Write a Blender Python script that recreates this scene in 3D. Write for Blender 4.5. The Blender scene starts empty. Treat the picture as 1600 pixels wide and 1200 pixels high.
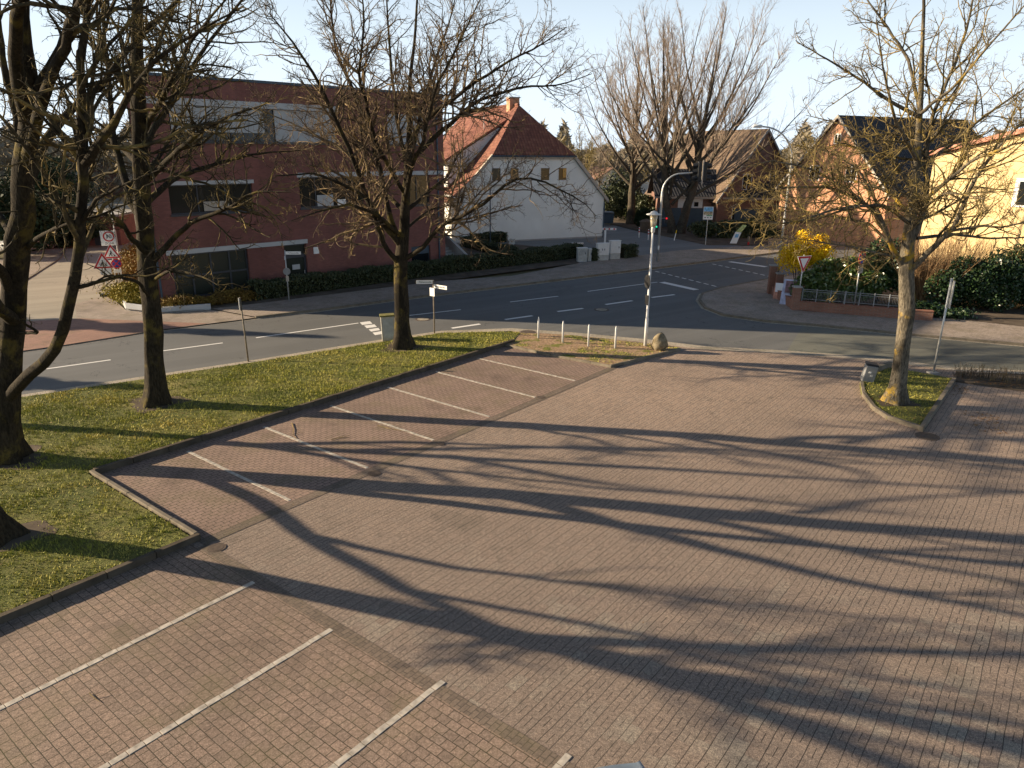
import bpy, math, random
import numpy as np
from mathutils import Vector, Matrix
from mathutils.geometry import tessellate_polygon
R = math.radians
random.seed(7); rng = np.random.default_rng(11)
S = bpy.context.scene; COL = S.collection

# ------------------------------------------------------------------ camera
FPX, PITCH, ROLL, H = 1131.7, 0.31248, 0.00859, 8.2
cam = bpy.data.cameras.new('camera'); cam.sensor_width = 36; cam.lens = FPX/1600*36
cam.clip_start = 0.1; cam.clip_end = 3000
co = bpy.data.objects.new('camera', cam); COL.objects.link(co); S.camera = co
_F = np.array([0, math.cos(PITCH), -math.sin(PITCH)]); _X = np.array([1., 0, 0]); _U = np.array([0, math.sin(PITCH), math.cos(PITCH)])
_X2 = math.cos(ROLL)*_X+math.sin(ROLL)*_U; _U2 = -math.sin(ROLL)*_X+math.cos(ROLL)*_U
m = Matrix((( _X2[0], _U2[0], -_F[0], 0), (_X2[1], _U2[1], -_F[1], 0), (_X2[2], _U2[2], -_F[2], H), (0, 0, 0, 1)))
co.matrix_world = m
# ------------------------------------------------------------------ light
SUN_AZ, SUN_EL = -7.5, 17.0         # heading of the sunlight over the ground, height of the sun
w = bpy.data.worlds.new('World'); S.world = w; w.use_nodes = True
nt = w.node_tree; bg = nt.nodes['Background']; sky = nt.nodes.new('ShaderNodeTexSky')
sky.sky_type = 'NISHITA'; sky.sun_disc = False; sky.sun_elevation = R(SUN_EL)
sky.sun_rotation = R(90-(SUN_AZ+180)); sky.air_density = 1.0; sky.dust_density = 1.2; sky.ozone_density = 1.6
tcw = nt.nodes.new('ShaderNodeTexCoord'); spw = nt.nodes.new('ShaderNodeSeparateXYZ'); nt.links.new(tcw.outputs['Generated'], spw.inputs[0])
mrw = nt.nodes.new('ShaderNodeMapRange'); mrw.interpolation_type = 'SMOOTHSTEP'; nt.links.new(spw.outputs[2], mrw.inputs[0])
for i_, v_ in ((1, 0.0), (2, 0.44), (3, 0.93), (4, 0.0)): mrw.inputs[i_].default_value = v_
mxw = nt.nodes.new('ShaderNodeMix'); mxw.data_type = 'RGBA'; nt.links.new(mrw.outputs[0], mxw.inputs[0]); nt.links.new(sky.outputs[0], mxw.inputs[6]); mxw.inputs[7].default_value = (8.5, 9.8, 11.1, 1)   # pale haze low in the sky
nt.links.new(mxw.outputs[2], bg.inputs[0]); bg.inputs[1].default_value = 0.050
sl = bpy.data.lights.new('sun', 'SUN'); sl.energy = 5.0; sl.angle = R(0.55); sl.color = (1.0, 0.80, 0.56)
so = bpy.data.objects.new('sun', sl); COL.objects.link(so)
_d = Vector((math.cos(R(SUN_AZ))*math.cos(R(SUN_EL)), math.sin(R(SUN_AZ))*math.cos(R(SUN_EL)), -math.sin(R(SUN_EL))))
so.rotation_euler = _d.to_track_quat('-Z', 'Y').to_euler(); so.location = (-30, 10, 30)
S.view_settings.view_transform = 'Standard'; S.view_settings.look = 'None'
S.view_settings.exposure = 1.22; S.view_settings.gamma = 1.0
S.render.engine = 'CYCLES'
S.cycles.max_bounces = 6; S.cycles.transparent_max_bounces = 8

# ------------------------------------------------------------------ survey of the place
def ray(px, py): return _X2*(px-800)/FPX+_U2*(600-py)/FPX+_F
def at(px, py, z=0.0):
    d = ray(px, py); t = (z-H)/d[2]; return Vector((d[0]*t, d[1]*t, z))
def dep(px, py, Y):
    d = ray(px, py); t = Y/d[1]; return Vector((d[0]*t, Y, H+d[2]*t))
TH = 0.90518; E1 = Vector((math.cos(TH), math.sin(TH), 0)); E2 = Vector((-math.sin(TH), math.cos(TH), 0))
def g(e, n, z=0.0): v = E1*e+E2*n; return Vector((v.x, v.y, z))

# ------------------------------------------------------------------ node helpers
class X:
    def __init__(s, nt, o): s.nt = nt; s.o = o
    def _m(s, op, a, b=None, c=None):
        n = s.nt.nodes.new('ShaderNodeMath'); n.operation = op
        for i, v in enumerate((a, b, c)):
            if v is None: continue
            if isinstance(v, X): s.nt.links.new(v.o, n.inputs[i])
            else: n.inputs[i].default_value = v
        return X(s.nt, n.outputs[0])
    def __add__(s, b): return s._m('ADD', s, b)
    def __radd__(s, b): return s._m('ADD', s, b)
    def __sub__(s, b): return s._m('SUBTRACT', s, b)
    def __rsub__(s, b): return s._m('SUBTRACT', b, s)
    def __mul__(s, b): return s._m('MULTIPLY', s, b)
    def __rmul__(s, b): return s._m('MULTIPLY', s, b)
    def __truediv__(s, b): return s._m('DIVIDE', s, b)
    def fl(s): return s._m('FLOOR', s)
    def fr(s): return s._m('FRACT', s)
    def lt(s, b): return s._m('LESS_THAN', s, b)
    def gt(s, b): return s._m('GREATER_THAN', s, b)
    def mx(s, b): return s._m('MAXIMUM', s, b)
    def mn(s, b): return s._m('MINIMUM', s, b)
    def ab(s): return s._m('ABSOLUTE', s)
    def sn(s): return s._m('SINE', s)
    def clamp(s): n = s._m('ADD', s, 0.0); n.o.node.use_clamp = True; return n
    def ss(s, a, b):
        n = s.nt.nodes.new('ShaderNodeMapRange'); n.interpolation_type = 'SMOOTHSTEP'
        s.nt.links.new(s.o, n.inputs[0]); n.inputs[1].default_value = a; n.inputs[2].default_value = b; return X(s.nt, n.outputs[0])
class Mt:
    def __init__(s, name, rough=0.85, spec=0.3, metal=0.0):
        s.m = bpy.data.materials.new(name); s.m.use_nodes = True; s.nt = s.m.node_tree
        s.b = s.nt.nodes['Principled BSDF']; s.b.inputs['Roughness'].default_value = rough
        s.b.inputs['Specular IOR Level'].default_value = spec; s.b.inputs['Metallic'].default_value = metal
        s.tc = s.nt.nodes.new('ShaderNodeTexCoord')
        s.sep = s.nt.nodes.new('ShaderNodeSeparateXYZ'); s.nt.links.new(s.tc.outputs['Object'], s.sep.inputs[0])
        s.x, s.y, s.z = [X(s.nt, o) for o in s.sep.outputs]
    def vec(s, a, b, c=0.0):
        n = s.nt.nodes.new('ShaderNodeCombineXYZ')
        for i, v in enumerate((a, b, c)):
            if isinstance(v, X): s.nt.links.new(v.o, n.inputs[i])
            else: n.inputs[i].default_value = v
        return n.outputs[0]
    def noise(s, scale, detail=3, rough=0.55, vec=None, dist=0.0):
        n = s.nt.nodes.new('ShaderNodeTexNoise'); n.inputs['Scale'].default_value = scale
        n.inputs['Detail'].default_value = detail; n.inputs['Roughness'].default_value = rough; n.inputs['Distortion'].default_value = dist
        s.nt.links.new(vec or s.tc.outputs['Object'], n.inputs['Vector']); return X(s.nt, n.outputs[0])
    def white(s, a, b, c=0.0):
        n = s.nt.nodes.new('ShaderNodeTexWhiteNoise'); s.nt.links.new(s.vec(a, b, c), n.inputs[0]); return X(s.nt, n.outputs[0])
    def voro(s, scale, vec=None):
        n = s.nt.nodes.new('ShaderNodeTexVoronoi'); n.inputs['Scale'].default_value = scale
        s.nt.links.new(vec or s.tc.outputs['Object'], n.inputs['Vector']); return X(s.nt, n.outputs[0]), n.outputs[1]
    def mix(s, f, a, b, mode='MIX'):
        n = s.nt.nodes.new('ShaderNodeMix'); n.data_type = 'RGBA'; n.blend_type = mode
        for i, v in ((0, f), (6, a), (7, b)):
            if isinstance(v, X): s.nt.links.new(v.o, n.inputs[i])
            elif isinstance(v, (int, float)): n.inputs[i].default_value = v
            elif isinstance(v, tuple): n.inputs[i].default_value = (*v, 1)
            else: s.nt.links.new(v, n.inputs[i])
        return n.outputs[2]
    def ramp(s, f, stops):
        n = s.nt.nodes.new('ShaderNodeValToRGB'); s.nt.links.new(f.o, n.inputs[0]); r = n.color_ramp
        while len(r.elements) < len(stops): r.elements.new(0.5)
        for e, (p, c) in zip(r.elements, stops): e.position = p; e.color = (*c, 1)
        return n.outputs[0]
    def col(s, c):
        if isinstance(c, tuple): s.b.inputs['Base Color'].default_value = (*c, 1)
        else: s.nt.links.new(c, s.b.inputs['Base Color'])
        return s
    def bump(s, h, strength=0.5, dist=0.01):
        n = s.nt.nodes.new('ShaderNodeBump'); n.inputs['Strength'].default_value = strength; n.inputs['Distance'].default_value = dist
        s.nt.links.new(h.o, n.inputs['Height']); s.nt.links.new(n.outputs[0], s.b.inputs['Normal']); return s
    def uv(s, a):      # along-ground pair of axes turned by angle a
        c, q = math.cos(a), math.sin(a); return s.x*c+s.y*q, s.y*c-s.x*q
def C(c, k): return tuple(min(1, v*k) for v in c)
def plain(name, c, rough=0.8, var=0.15, scale=3.0, spec=0.3, metal=0.0, bump=0.0):
    M = Mt(name, rough, spec, metal); n = M.noise(scale, 4)
    M.col(M.ramp(n, [(0.3, C(c, 1-var)), (0.7, C(c, 1+var))]))
    if bump: M.bump(M.noise(scale*6, 3), bump, 0.01)
    return M.m

# ------------------------------------------------------------------ mesh helpers
class MB:
    def __init__(s): s.v = []; s.f = []
    def add(s, vs, fs):
        o = len(s.v); s.v += [tuple(v) for v in vs]; s.f += [tuple(i+o for i in f) for f in fs]; return s
    def box(s, c, sz, rz=0.0, taper=1.0, tilt=None):
        hx, hy, hz = sz[0]/2, sz[1]/2, sz[2]/2; vs = []
        for z, k in ((-hz, 1), (hz, taper)):
            for x, y in ((-hx, -hy), (hx, -hy), (hx, hy), (-hx, hy)): vs.append(Vector((x*k, y*k, z)))
        M = Matrix.Rotation(rz, 3, 'Z')
        if tilt: M = M @ Matrix.Rotation(tilt[0], 3, 'X') @ Matrix.Rotation(tilt[1], 3, 'Y')
        c = Vector(c)
        return s.add([M @ v+c for v in vs], [(0, 3, 2, 1), (4, 5, 6, 7), (0, 1, 5, 4), (1, 2, 6, 5), (2, 3, 7, 6), (3, 0, 4, 7)])
    def prism(s, pts, z0, z1):
        n = len(pts); P = [Vector((p[0], p[1], 0)) for p in pts]
        ar = sum(P[i].x*P[(i+1) % n].y-P[(i+1) % n].x*P[i].y for i in range(n))
        if ar < 0: P.reverse()
        t = tessellate_polygon([P]); vs = [(p.x, p.y, z0) for p in P]+[(p.x, p.y, z1) for p in P]
        fs = [(i, (i+1) % n, (i+1) % n+n, i+n) for i in range(n)]
        for a, b, c in t:
            if (P[b]-P[a]).cross(P[c]-P[a]).z < 0: b, c = c, b
            fs += [(a+n, b+n, c+n), (a, c, b)]
        return s.add(vs, fs)
    def sheet(s, pts, z):
        P = [Vector((p[0], p[1], 0)) for p in pts]; fs = []
        for a, b, c in tessellate_polygon([P]):
            if (P[b]-P[a]).cross(P[c]-P[a]).z < 0: b, c = c, b
            fs.append((a, b, c))
        return s.add([(p.x, p.y, z) for p in P], fs)
    def slab(s, pts3, th):      # flat polygon in space given thickness along its normal
        P = [Vector(p) for p in pts3]; n = (P[1]-P[0]).cross(P[2]-P[0]).normalized(); k = len(P)
        vs = P+[p-n*th for p in P]
        return s.add(vs, [tuple(range(k)), tuple(reversed(range(k, 2*k)))]+[(i, i+k, (i+1) % k+k, (i+1) % k) for i in range(k)])
    def tube(s, pts, rad, sides=10, cap=True):
        P = [Vector(p) for p in pts]; n = len(P)
        if not isinstance(rad, (list, tuple)): rad = [rad]*n
        o = []; up = None
        for i, p in enumerate(P):
            T = (P[min(i+1, n-1)]-P[max(i-1, 0)]).normalized()
            if up is None: up = Vector((1, 0, 0)) if abs(T.x) < .8 else Vector((0, 1, 0))
            a = (up-T*up.dot(T)).normalized(); b = T.cross(a); up = a
            o += [p+(a*math.cos(k*2*math.pi/sides)+b*math.sin(k*2*math.pi/sides))*rad[i] for k in range(sides)]
        fs = [(i*sides+k, i*sides+(k+1) % sides, (i+1)*sides+(k+1) % sides, (i+1)*sides+k) for i in range(n-1) for k in range(sides)]
        if cap: fs += [tuple(reversed(range(sides))), tuple(range((n-1)*sides, n*sides))]
        return s.add(o, fs)
    def lathe(s, c, prof, sides=16):
        return s.tube([(c[0], c[1], c[2]+z) for r, z in prof], [max(r, .001) for r, z in prof], sides)
    def disc(s, c, nrm, r, th, sides=24):
        n = Vector(nrm).normalized(); c = Vector(c); return s.tube([c-n*th/2, c+n*th/2], r, sides)
    def build(s, name, mat, parent=None, smooth=False, bevel=0.0):
        me = bpy.data.meshes.new(name); me.from_pydata(s.v, [], s.f); me.materials.append(mat)
        if smooth: me.polygons.foreach_set('use_smooth', [True]*len(me.polygons))
        me.update(); o = bpy.data.objects.new(name, me); COL.objects.link(o)
        if parent: o.parent = parent; o.matrix_parent_inverse = Matrix.Translation(parent.location).inverted() if not any(parent.rotation_euler) else parent.matrix_basis.inverted()
        if bevel: b = o.modifiers.new('bevel', 'BEVEL'); b.width = bevel; b.segments = 2; b.limit_method = 'ANGLE'
        return o
def npmesh(name, V, F, mat, parent=None, smooth=True):
    me = bpy.data.meshes.new(name); k = F.shape[1]
    me.vertices.add(len(V)); me.vertices.foreach_set('co', V.astype(np.float32).ravel())
    me.loops.add(F.size); me.loops.foreach_set('vertex_index', F.astype(np.int32).ravel())
    me.polygons.add(len(F)); me.polygons.foreach_set('loop_start', np.arange(0, F.size, k, dtype=np.int32))
    try: me.polygons.foreach_set('loop_total', np.full(len(F), k, dtype=np.int32))
    except Exception: pass
    me.polygons.foreach_set('use_smooth', np.full(len(F), smooth)); me.materials.append(mat); me.update(); me.validate()
    o = bpy.data.objects.new(name, me); COL.objects.link(o)
    if parent: o.parent = parent; o.matrix_parent_inverse = Matrix.Translation(parent.location).inverted()
    return o
def thing(name, label, cat, loc=(0, 0, 0), group=None):
    o = bpy.data.objects.new(name, None); COL.objects.link(o); o.location = loc; o.empty_display_size = .2
    o['label'] = label; o['category'] = cat
    if group: o['group'] = group
    return o
def tag(o, label, cat, group=None):
    o['label'] = label; o['category'] = cat
    if group: o['group'] = group
    return o
def struct(o): o['kind'] = 'structure'; return o
def stuff(o, label, cat): o['kind'] = 'stuff'; o['label'] = label; o['category'] = cat; return o
def dup(root, delta, rz=0.0, label=None, sc=1.0):
    r = root.copy(); COL.objects.link(r); r.location = Vector(delta); r.rotation_euler = (0, 0, rz); r.scale = (sc, sc, sc)
    if label: r['label'] = label
    for ch in list(root.children):
        c = ch.copy(); COL.objects.link(c); c.parent = r
        for q in ch.children: d = q.copy(); COL.objects.link(d); d.parent = c
    return r
def text(s, size, mat, name, parent, M, extrude=0.002):
    cu = bpy.data.curves.new('lettering', 'FONT'); cu.body = s; cu.size = size; cu.extrude = extrude; cu.align_x = 'CENTER'; cu.align_y = 'CENTER'
    t = bpy.data.objects.new('tmp', cu); COL.objects.link(t); bpy.context.view_layer.update()
    me = bpy.data.meshes.new_from_object(t.evaluated_get(bpy.context.evaluated_depsgraph_get()))
    bpy.data.objects.remove(t); me.transform(M); me.materials.clear(); me.materials.append(mat)
    o = bpy.data.objects.new(name, me); COL.objects.link(o)
    if parent: o.parent = parent; o.matrix_parent_inverse = Matrix.Translation(parent.location).inverted()
    return o
def face_m(c, yaw, sx=1.0):   # frame whose x runs along the sign, y up, z out of its face; yaw = heading of the face normal
    n = Vector((math.cos(yaw), math.sin(yaw), 0)); x = Vector((-n.y, n.x, 0)); c = Vector(c)
    return Matrix(((x.x*sx, 0, n.x, c.x), (x.y*sx, 0, n.y, c.y), (0, 1, 0, c.z), (0, 0, 0, 1)))
def plate(mb, M, poly, z0, z1):   # extruded polygon in a sign frame
    n = len(poly); vs = [M @ Vector((x, y, z0)) for x, y in poly]+[M @ Vector((x, y, z1)) for x, y in poly]
    mb.add(vs, [tuple(reversed(range(n))), tuple(range(n, 2*n))]+[(i, (i+1) % n, (i+1) % n+n, i+n) for i in range(n)]); return mb
def rect(w, h, x=0, y=0): return [(x-w/2, y-h/2), (x+w/2, y-h/2), (x+w/2, y+h/2), (x-w/2, y+h/2)]
def circ(r, n=28, x=0, y=0): return [(x+r*math.cos(2*math.pi*i/n), y+r*math.sin(2*math.pi*i/n)) for i in range(n)]

# ------------------------------------------------------------------ materials
def paver_lot():
    M = Mt('paver_lot', 0.82, 0.35); u, v = M.uv(TH)
    wob = (M.noise(1.3, 2)-0.5)*0.05
    v = v+wob; u = u+(M.noise(1.7, 2)-0.5)*0.04
    cv = v/0.222; ci = cv.fl(); fv = cv.fr()
    uu = u/0.36+M.white(ci, 3.0)*0.25+ci*0.5; ri = uu.fl(); fu = uu.fr()
    pair = fu.lt(0.62)
    def line(f, p, w): return ((f-p).ab()).lt(w)
    j1 = (fv.lt(0.035)).mx(fv.gt(0.975)); j2 = fu.lt(0.014).mx(fu.gt(0.99)).mx(line(fu, 0.62, 0.012))*0.35
    j3 = line(fv, 0.5, 0.028)*pair*1.0*M.white(ci, ri, 9.0).gt(0.3)
    j = j1.mx(j2).mx(j3); soft = 0.35+M.noise(0.9, 3)*0.95; j = (j*soft).clamp()
    rnd = M.white(ci, ri, pair*(fv.gt(0.5)+1.0))
    base = M.ramp(rnd, [(0, (0.275, 0.21, 0.165)), (0.35, (0.325, 0.243, 0.188)), (0.7, (0.355, 0.265, 0.205)), (1, (0.32, 0.25, 0.20))])
    big = M.noise(0.16, 5, 0.6)
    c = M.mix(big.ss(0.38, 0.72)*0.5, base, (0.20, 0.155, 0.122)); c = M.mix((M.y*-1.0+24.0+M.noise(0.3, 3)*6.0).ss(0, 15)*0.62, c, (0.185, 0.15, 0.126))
    # worn lime patches where the coarse aggregate shows, as on the near side of the lot
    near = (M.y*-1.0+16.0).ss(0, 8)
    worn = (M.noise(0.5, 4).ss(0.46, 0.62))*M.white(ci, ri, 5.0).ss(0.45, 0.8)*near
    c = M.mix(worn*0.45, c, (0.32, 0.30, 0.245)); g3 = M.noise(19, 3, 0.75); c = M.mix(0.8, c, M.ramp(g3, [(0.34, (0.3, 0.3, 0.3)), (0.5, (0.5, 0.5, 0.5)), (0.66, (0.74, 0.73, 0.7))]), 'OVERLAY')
    gr = M.noise(60, 3, 0.8); c = M.mix(0.95, c, M.ramp(gr, [(0.34, (0.2, 0.2, 0.2)), (0.5, (0.5, 0.5, 0.5)), (0.66, (0.85, 0.85, 0.82))]), 'OVERLAY')
    stain = (M.noise(0.45, 5, 0.65).ss(0.55, 0.7)*0.4+M.noise(1.7, 4, 0.6, dist=0.8).ss(0.62, 0.7)*0.35).clamp(); c = M.mix(stain, c, (0.10, 0.085, 0.065))
    c = M.mix(j*0.92, c, (0.022, 0.019, 0.017)); M.col(c)
    M.bump((1.0-j)*0.7+gr*0.25+M.noise(2.5, 3)*0.5, 0.55, 0.012); return M.m
def paver_rows(name, ang, bw, bh, cols, grout=(0.04, 0.034, 0.026), gap=0.008, grain=0.5, wob=0.03, jm=1.0):
    M = Mt(name, 0.85, 0.3); u, v = M.uv(ang); v = v+(M.noise(1.1, 2)-0.5)*wob; u = u+(M.noise(1.4, 2)-0.5)*wob
    b = M.nt.nodes.new('ShaderNodeTexBrick'); M.nt.links.new(M.vec(u, v), b.inputs['Vector']); b.inputs['Scale'].default_value = 1
    b.inputs['Brick Width'].default_value = bw; b.inputs['Row Height'].default_value = bh; b.inputs['Mortar Size'].default_value = gap
    b.inputs['Mortar Smooth'].default_value = 0.2; b.offset = 0.5; moss = M.noise(0.9, 4, 0.6).ss(0.45, 0.7)
    b.inputs['Color1'].default_value = (0, 0, 0, 1); b.inputs['Color2'].default_value = (1, 1, 1, 1); b.inputs['Mortar'].default_value = (0.5, 0.5, 0.5, 1)
    k = len(cols)-1; rr = X(M.nt, b.outputs[0]); base = M.ramp(rr, [(i/k, c) for i, c in enumerate(cols)])
    big = M.noise(0.25, 5, 0.6); c = M.mix(big.ss(0.4, 0.7)*0.5, base, C(cols[0], 0.72))
    gr = M.noise(60, 3, 0.8); c = M.mix(grain, c, M.ramp(gr, [(0.32, (0.25,)*3), (0.66, (0.78,)*3)]), 'OVERLAY'); g3 = M.noise(19, 3, 0.75); c = M.mix(grain*0.8, c, M.ramp(g3, [(0.34, (0.3,)*3), (0.66, (0.74,)*3)]), 'OVERLAY'); c = M.mix(M.noise(0.6, 5, 0.65).ss(0.52, 0.7)*0.5, c, C(cols[0], 0.5))
    f = X(M.nt, b.outputs[1]); fade = 0.45+M.noise(0.8, 3)*0.9; c = M.mix(moss*0.3, c, (0.15, 0.13, 0.07)); c = M.mix((f*fade*jm).clamp(), c, M.mix(moss*0.6, grout, (0.07, 0.07, 0.02))); M.col(c)
    M.bump((1.0-f)*0.7+gr*0.25, 0.5, 0.012); return M.m
def asphalt(name, c, patch=None, light=0.0):
    M = Mt(name, 0.78, 0.4); n = M.noise(0.12, 5, 0.6); g2 = M.noise(160, 2, 0.8); u, v = M.uv(R(35.5))
    tr = M.noise(1.0, 3, 0.5, M.vec(u*0.03, v*0.9))
    q = M.ramp(n, [(0.3, C(c, 0.86)), (0.7, C(c, 1.12))]); q = M.mix(tr.ss(0.42, 0.62)*0.5, q, C(c, 1.3))
    q = M.mix(0.6, q, M.ramp(g2, [(0.3, (0.36,)*3), (0.68, (0.68,)*3)]), 'OVERLAY')
    ck = ((M.noise(0.22, 6, 0.62, dist=0.4)-0.5).ab()).lt(0.0022)*M.noise(0.35, 2).gt(0.5); q = M.mix(ck*0.7, q, C(c, 0.3)); q = M.mix(M.noise(0.7, 5, 0.7).ss(0.6, 0.72)*0.3, q, C(c, 0.55)); M.col(q); M.bump(g2, 0.35, 0.006); return M.m
def grass_m():
    M = Mt('grass', 0.9, 0.2); n = M.noise(0.35, 5, 0.65); n2 = M.noise(6, 4, 0.7)
    c = M.ramp(n, [(0.3, (0.075, 0.095, 0.02)), (0.5, (0.135, 0.145, 0.034)), (0.7, (0.24, 0.21, 0.07))])
    c = M.mix(n2.ss(0.42, 0.72)*0.5, c, (0.15, 0.125, 0.05)); c = M.mix(M.noise(14, 3, 0.7).ss(0.5, 0.7)*0.7, c, (0.03, 0.036, 0.01))
    M.col(c); M.bump(M.noise(22, 4, 0.7)+n2, 0.9, 0.05); return M.m
def blade_m():
    M = Mt('grass_blades', 0.75, 0.25); n = M.noise(0.4, 4, 0.6); n3 = M.noise(5, 3, 0.6)
    c = M.ramp(n, [(0.3, (0.17, 0.20, 0.03)), (0.5, (0.37, 0.36, 0.06)), (0.66, (0.54, 0.455, 0.12))])
    M.col(M.mix(n3.ss(0.45, 0.7)*0.6, c, (0.30, 0.26, 0.09))); return M.m
def dirt_m():
    M = Mt('worn_earth', 0.95, 0.1); n = M.noise(1.1, 5, 0.65); n2 = M.noise(9, 4, 0.7)
    c = M.ramp(n2, [(0.3, (0.20, 0.135, 0.08)), (0.55, (0.36, 0.25, 0.16)), (0.75, (0.50, 0.36, 0.24))])
    c = M.mix(n.ss(0.48, 0.62), c, M.ramp(n2, [(0.3, (0.11, 0.13, 0.03)), (0.7, (0.22, 0.21, 0.06))])); M.col(c); M.bump(n2+n, 0.8, 0.05); return M.m
def brick(name, ang, c1, c2, mortar, sx=0.24, sy=0.075, rough=0.85, jm=1.0):
    M = Mt(name, rough, 0.25); u, v = M.uv(ang); b = M.nt.nodes.new('ShaderNodeTexBrick'); M.nt.links.new(M.vec(u+v, M.z), b.inputs['Vector'])
    b.inputs['Scale'].default_value = 1; b.inputs['Brick Width'].default_value = sx; b.inputs['Row Height'].default_value = sy; b.inputs['Mortar Size'].default_value = 0.01*jm
    b.inputs['Color1'].default_value = (*c1, 1); b.inputs['Color2'].default_value = (*c2, 1); b.inputs['Mortar'].default_value = (*mortar, 1)
    n = M.noise(0.5, 4, 0.6); c = M.mix(n.ss(0.4, 0.7)*0.45, b.outputs[0], C(c1, 0.65)); c = M.mix(M.noise(0.9, 4, 0.6, M.vec(u+v, M.z*0.25)).ss(0.5, 0.75)*0.3, c, C(c2, 1.35)); M.col(c); M.bump(1.0-X(M.nt, b.outputs[1]), 0.4, 0.008); return M.m
def tiles(name, ang, cols, w=0.30, h=0.30):
    M = Mt(name, 0.75, 0.3); u, v = M.uv(ang); q = (u/w); row = (M.z/h*1.3)
    wave = (q*6.2832).sn()*0.5+0.5; step = row.fr(); rnd = M.white(q.fl(), row.fl())
    k = len(cols)-1; c = M.ramp(rnd*0.55+M.noise(0.5, 4, 0.6)*0.45, [(i/k, cc) for i, cc in enumerate(cols)])
    c = M.mix(step.lt(0.12).mx(wave.lt(0.12))*0.45, c, C(cols[0], 0.35)); M.col(c); M.bump(wave*0.8+step*0.5, 0.8, 0.05); return M.m
def bark(name, dark, mid, lich, amt=0.5, scale=1.0):
    M = Mt(name, 0.95, 0.15); n = M.noise(3*scale, 5, 0.65, dist=0.6); f = M.noise(22*scale, 4, 0.7, M.vec(M.x, M.y, M.z*0.25)); l = M.noise(1.1*scale, 4, 0.6)
    c = M.ramp(f, [(0.32, dark), (0.62, mid)]); c = M.mix(M.noise(1.6*scale, 4, 0.6, M.vec(M.x, M.y, M.z*0.6+9.0)).ss(0.5, 0.62)*0.6, c, dark); c = M.mix((l.ss(0.5, 0.62)*n.ss(0.4, 0.6)*amt).clamp(), c, lich); M.col(c); M.bump(f+n*0.5, 0.9, 0.03); return M.m
def twigm(name, a, b, c2):
    M = Mt(name, 0.9, 0.15); n = M.noise(2.2, 3, 0.6); M.col(M.ramp(n, [(0.35, a), (0.5, b), (0.66, c2)])); return M.m
def leafm(name, a, b, c2, rough=0.5, scale=9, spec=0.4):
    M = Mt(name, rough, spec); n = M.noise(scale, 3, 0.7); n2 = M.noise(0.8, 3); M.col(M.mix(n2.ss(.35, .65)*.5, M.ramp(n, [(0.32, a), (0.5, b), (0.68, c2)]), b)); return M.m
def metal(name, c, rough=0.45, met=0.8): return plain(name, c, rough, 0.12, 4, 0.5, met)
def glass_m(name='window_glass', c=(0.012, 0.015, 0.017), rough=0.04):
    M = Mt(name, rough, 0.5); M.col(c); M.b.inputs['IOR'].default_value = 1.4; M.bump(M.noise(0.7, 2), 0.12, 0.05); return M.m

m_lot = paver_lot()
m_stall = paver_rows('paver_stalls', TH, 0.22, 0.135, [(0.235, 0.168, 0.135), (0.285, 0.202, 0.162), (0.26, 0.186, 0.146)])
m_near = paver_rows('paver_near_bays', TH+math.pi/2, 0.205, 0.165, [(0.20, 0.15, 0.118), (0.24, 0.176, 0.137), (0.265, 0.194, 0.15), (0.225, 0.17, 0.134)], (0.04, 0.034, 0.02), 0.0065, 0.9, 0.03)
m_drain = paver_rows('paver_gutter', TH, 0.2, 0.1, [(0.15, 0.118, 0.094), (0.20, 0.155, 0.12)], gap=0.006, jm=.8)
m_walk = paver_rows('paver_walk', R(36), 0.2, 0.1, [(0.26, 0.215, 0.18), (0.33, 0.275, 0.225), (0.36, 0.30, 0.255)], (0.16, 0.13, 0.10), 0.006, 0.5, 0.03, 0.8)
m_redwalk = paver_rows('paver_red', R(36), 0.2, 0.1, [(0.26, 0.15, 0.115), (0.34, 0.19, 0.14)], (0.2, 0.14, 0.11), 0.006, 0.4, 0.03, 0.8)
m_gut = paver_rows('gutter_stone', R(36), 0.3, 0.16, [(0.36, 0.32, 0.25), (0.44, 0.38, 0.30)], (0.2, 0.17, 0.13), 0.01, 0.5)
m_asph = asphalt('asphalt', (0.115, 0.117, 0.114)); m_asph2 = asphalt('asphalt_old', (0.13, 0.132, 0.108))
m_conc_road = asphalt('concrete_road', (0.27, 0.24, 0.185)); m_drive = asphalt('drive_asphalt', (0.16, 0.165, 0.165))
m_grass = grass_m(); m_blade = blade_m(); m_dirt = dirt_m()
m_earth = plain('bare_earth', (0.115, 0.092, 0.07), 0.95, 0.35, 1.2, 0.1, bump=0.6)
m_kerb = plain('kerb_concrete', (0.18, 0.155, 0.118), 0.9, 0.3, 2.5, 0.2, bump=0.4)
m_kerbd = plain('kerb_dark', (0.085, 0.07, 0.052), 0.92, 0.3, 2.5, 0.15, bump=0.5)
m_white = plain('road_paint', (0.74, 0.73, 0.70), 0.7, 0.08, 12)
m_wstone = plain('white_stone', (0.43, 0.395, 0.34), 0.8, 0.35, 7, bump=0.3)
m_iron = plain('cast_iron', (0.10, 0.075, 0.058), 0.7, 0.3, 12, bump=0.5)
m_wall_red = brick('dark_red_brick', R(44.8), (0.19, 0.08, 0.066), (0.245, 0.10, 0.082), (0.16, 0.09, 0.078), jm=0.7)
m_redlow = brick('garden_brick', R(-5), (0.24, 0.105, 0.07), (0.31, 0.145, 0.095), (0.24, 0.19, 0.15))
m_org = brick('orange_brick', R(60), (0.50, 0.225, 0.12), (0.60, 0.30, 0.17), (0.45, 0.33, 0.24))
m_brn = brick('brown_brick', R(25), (0.19, 0.095, 0.072), (0.25, 0.125, 0.092), (0.2, 0.16, 0.13))
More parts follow.
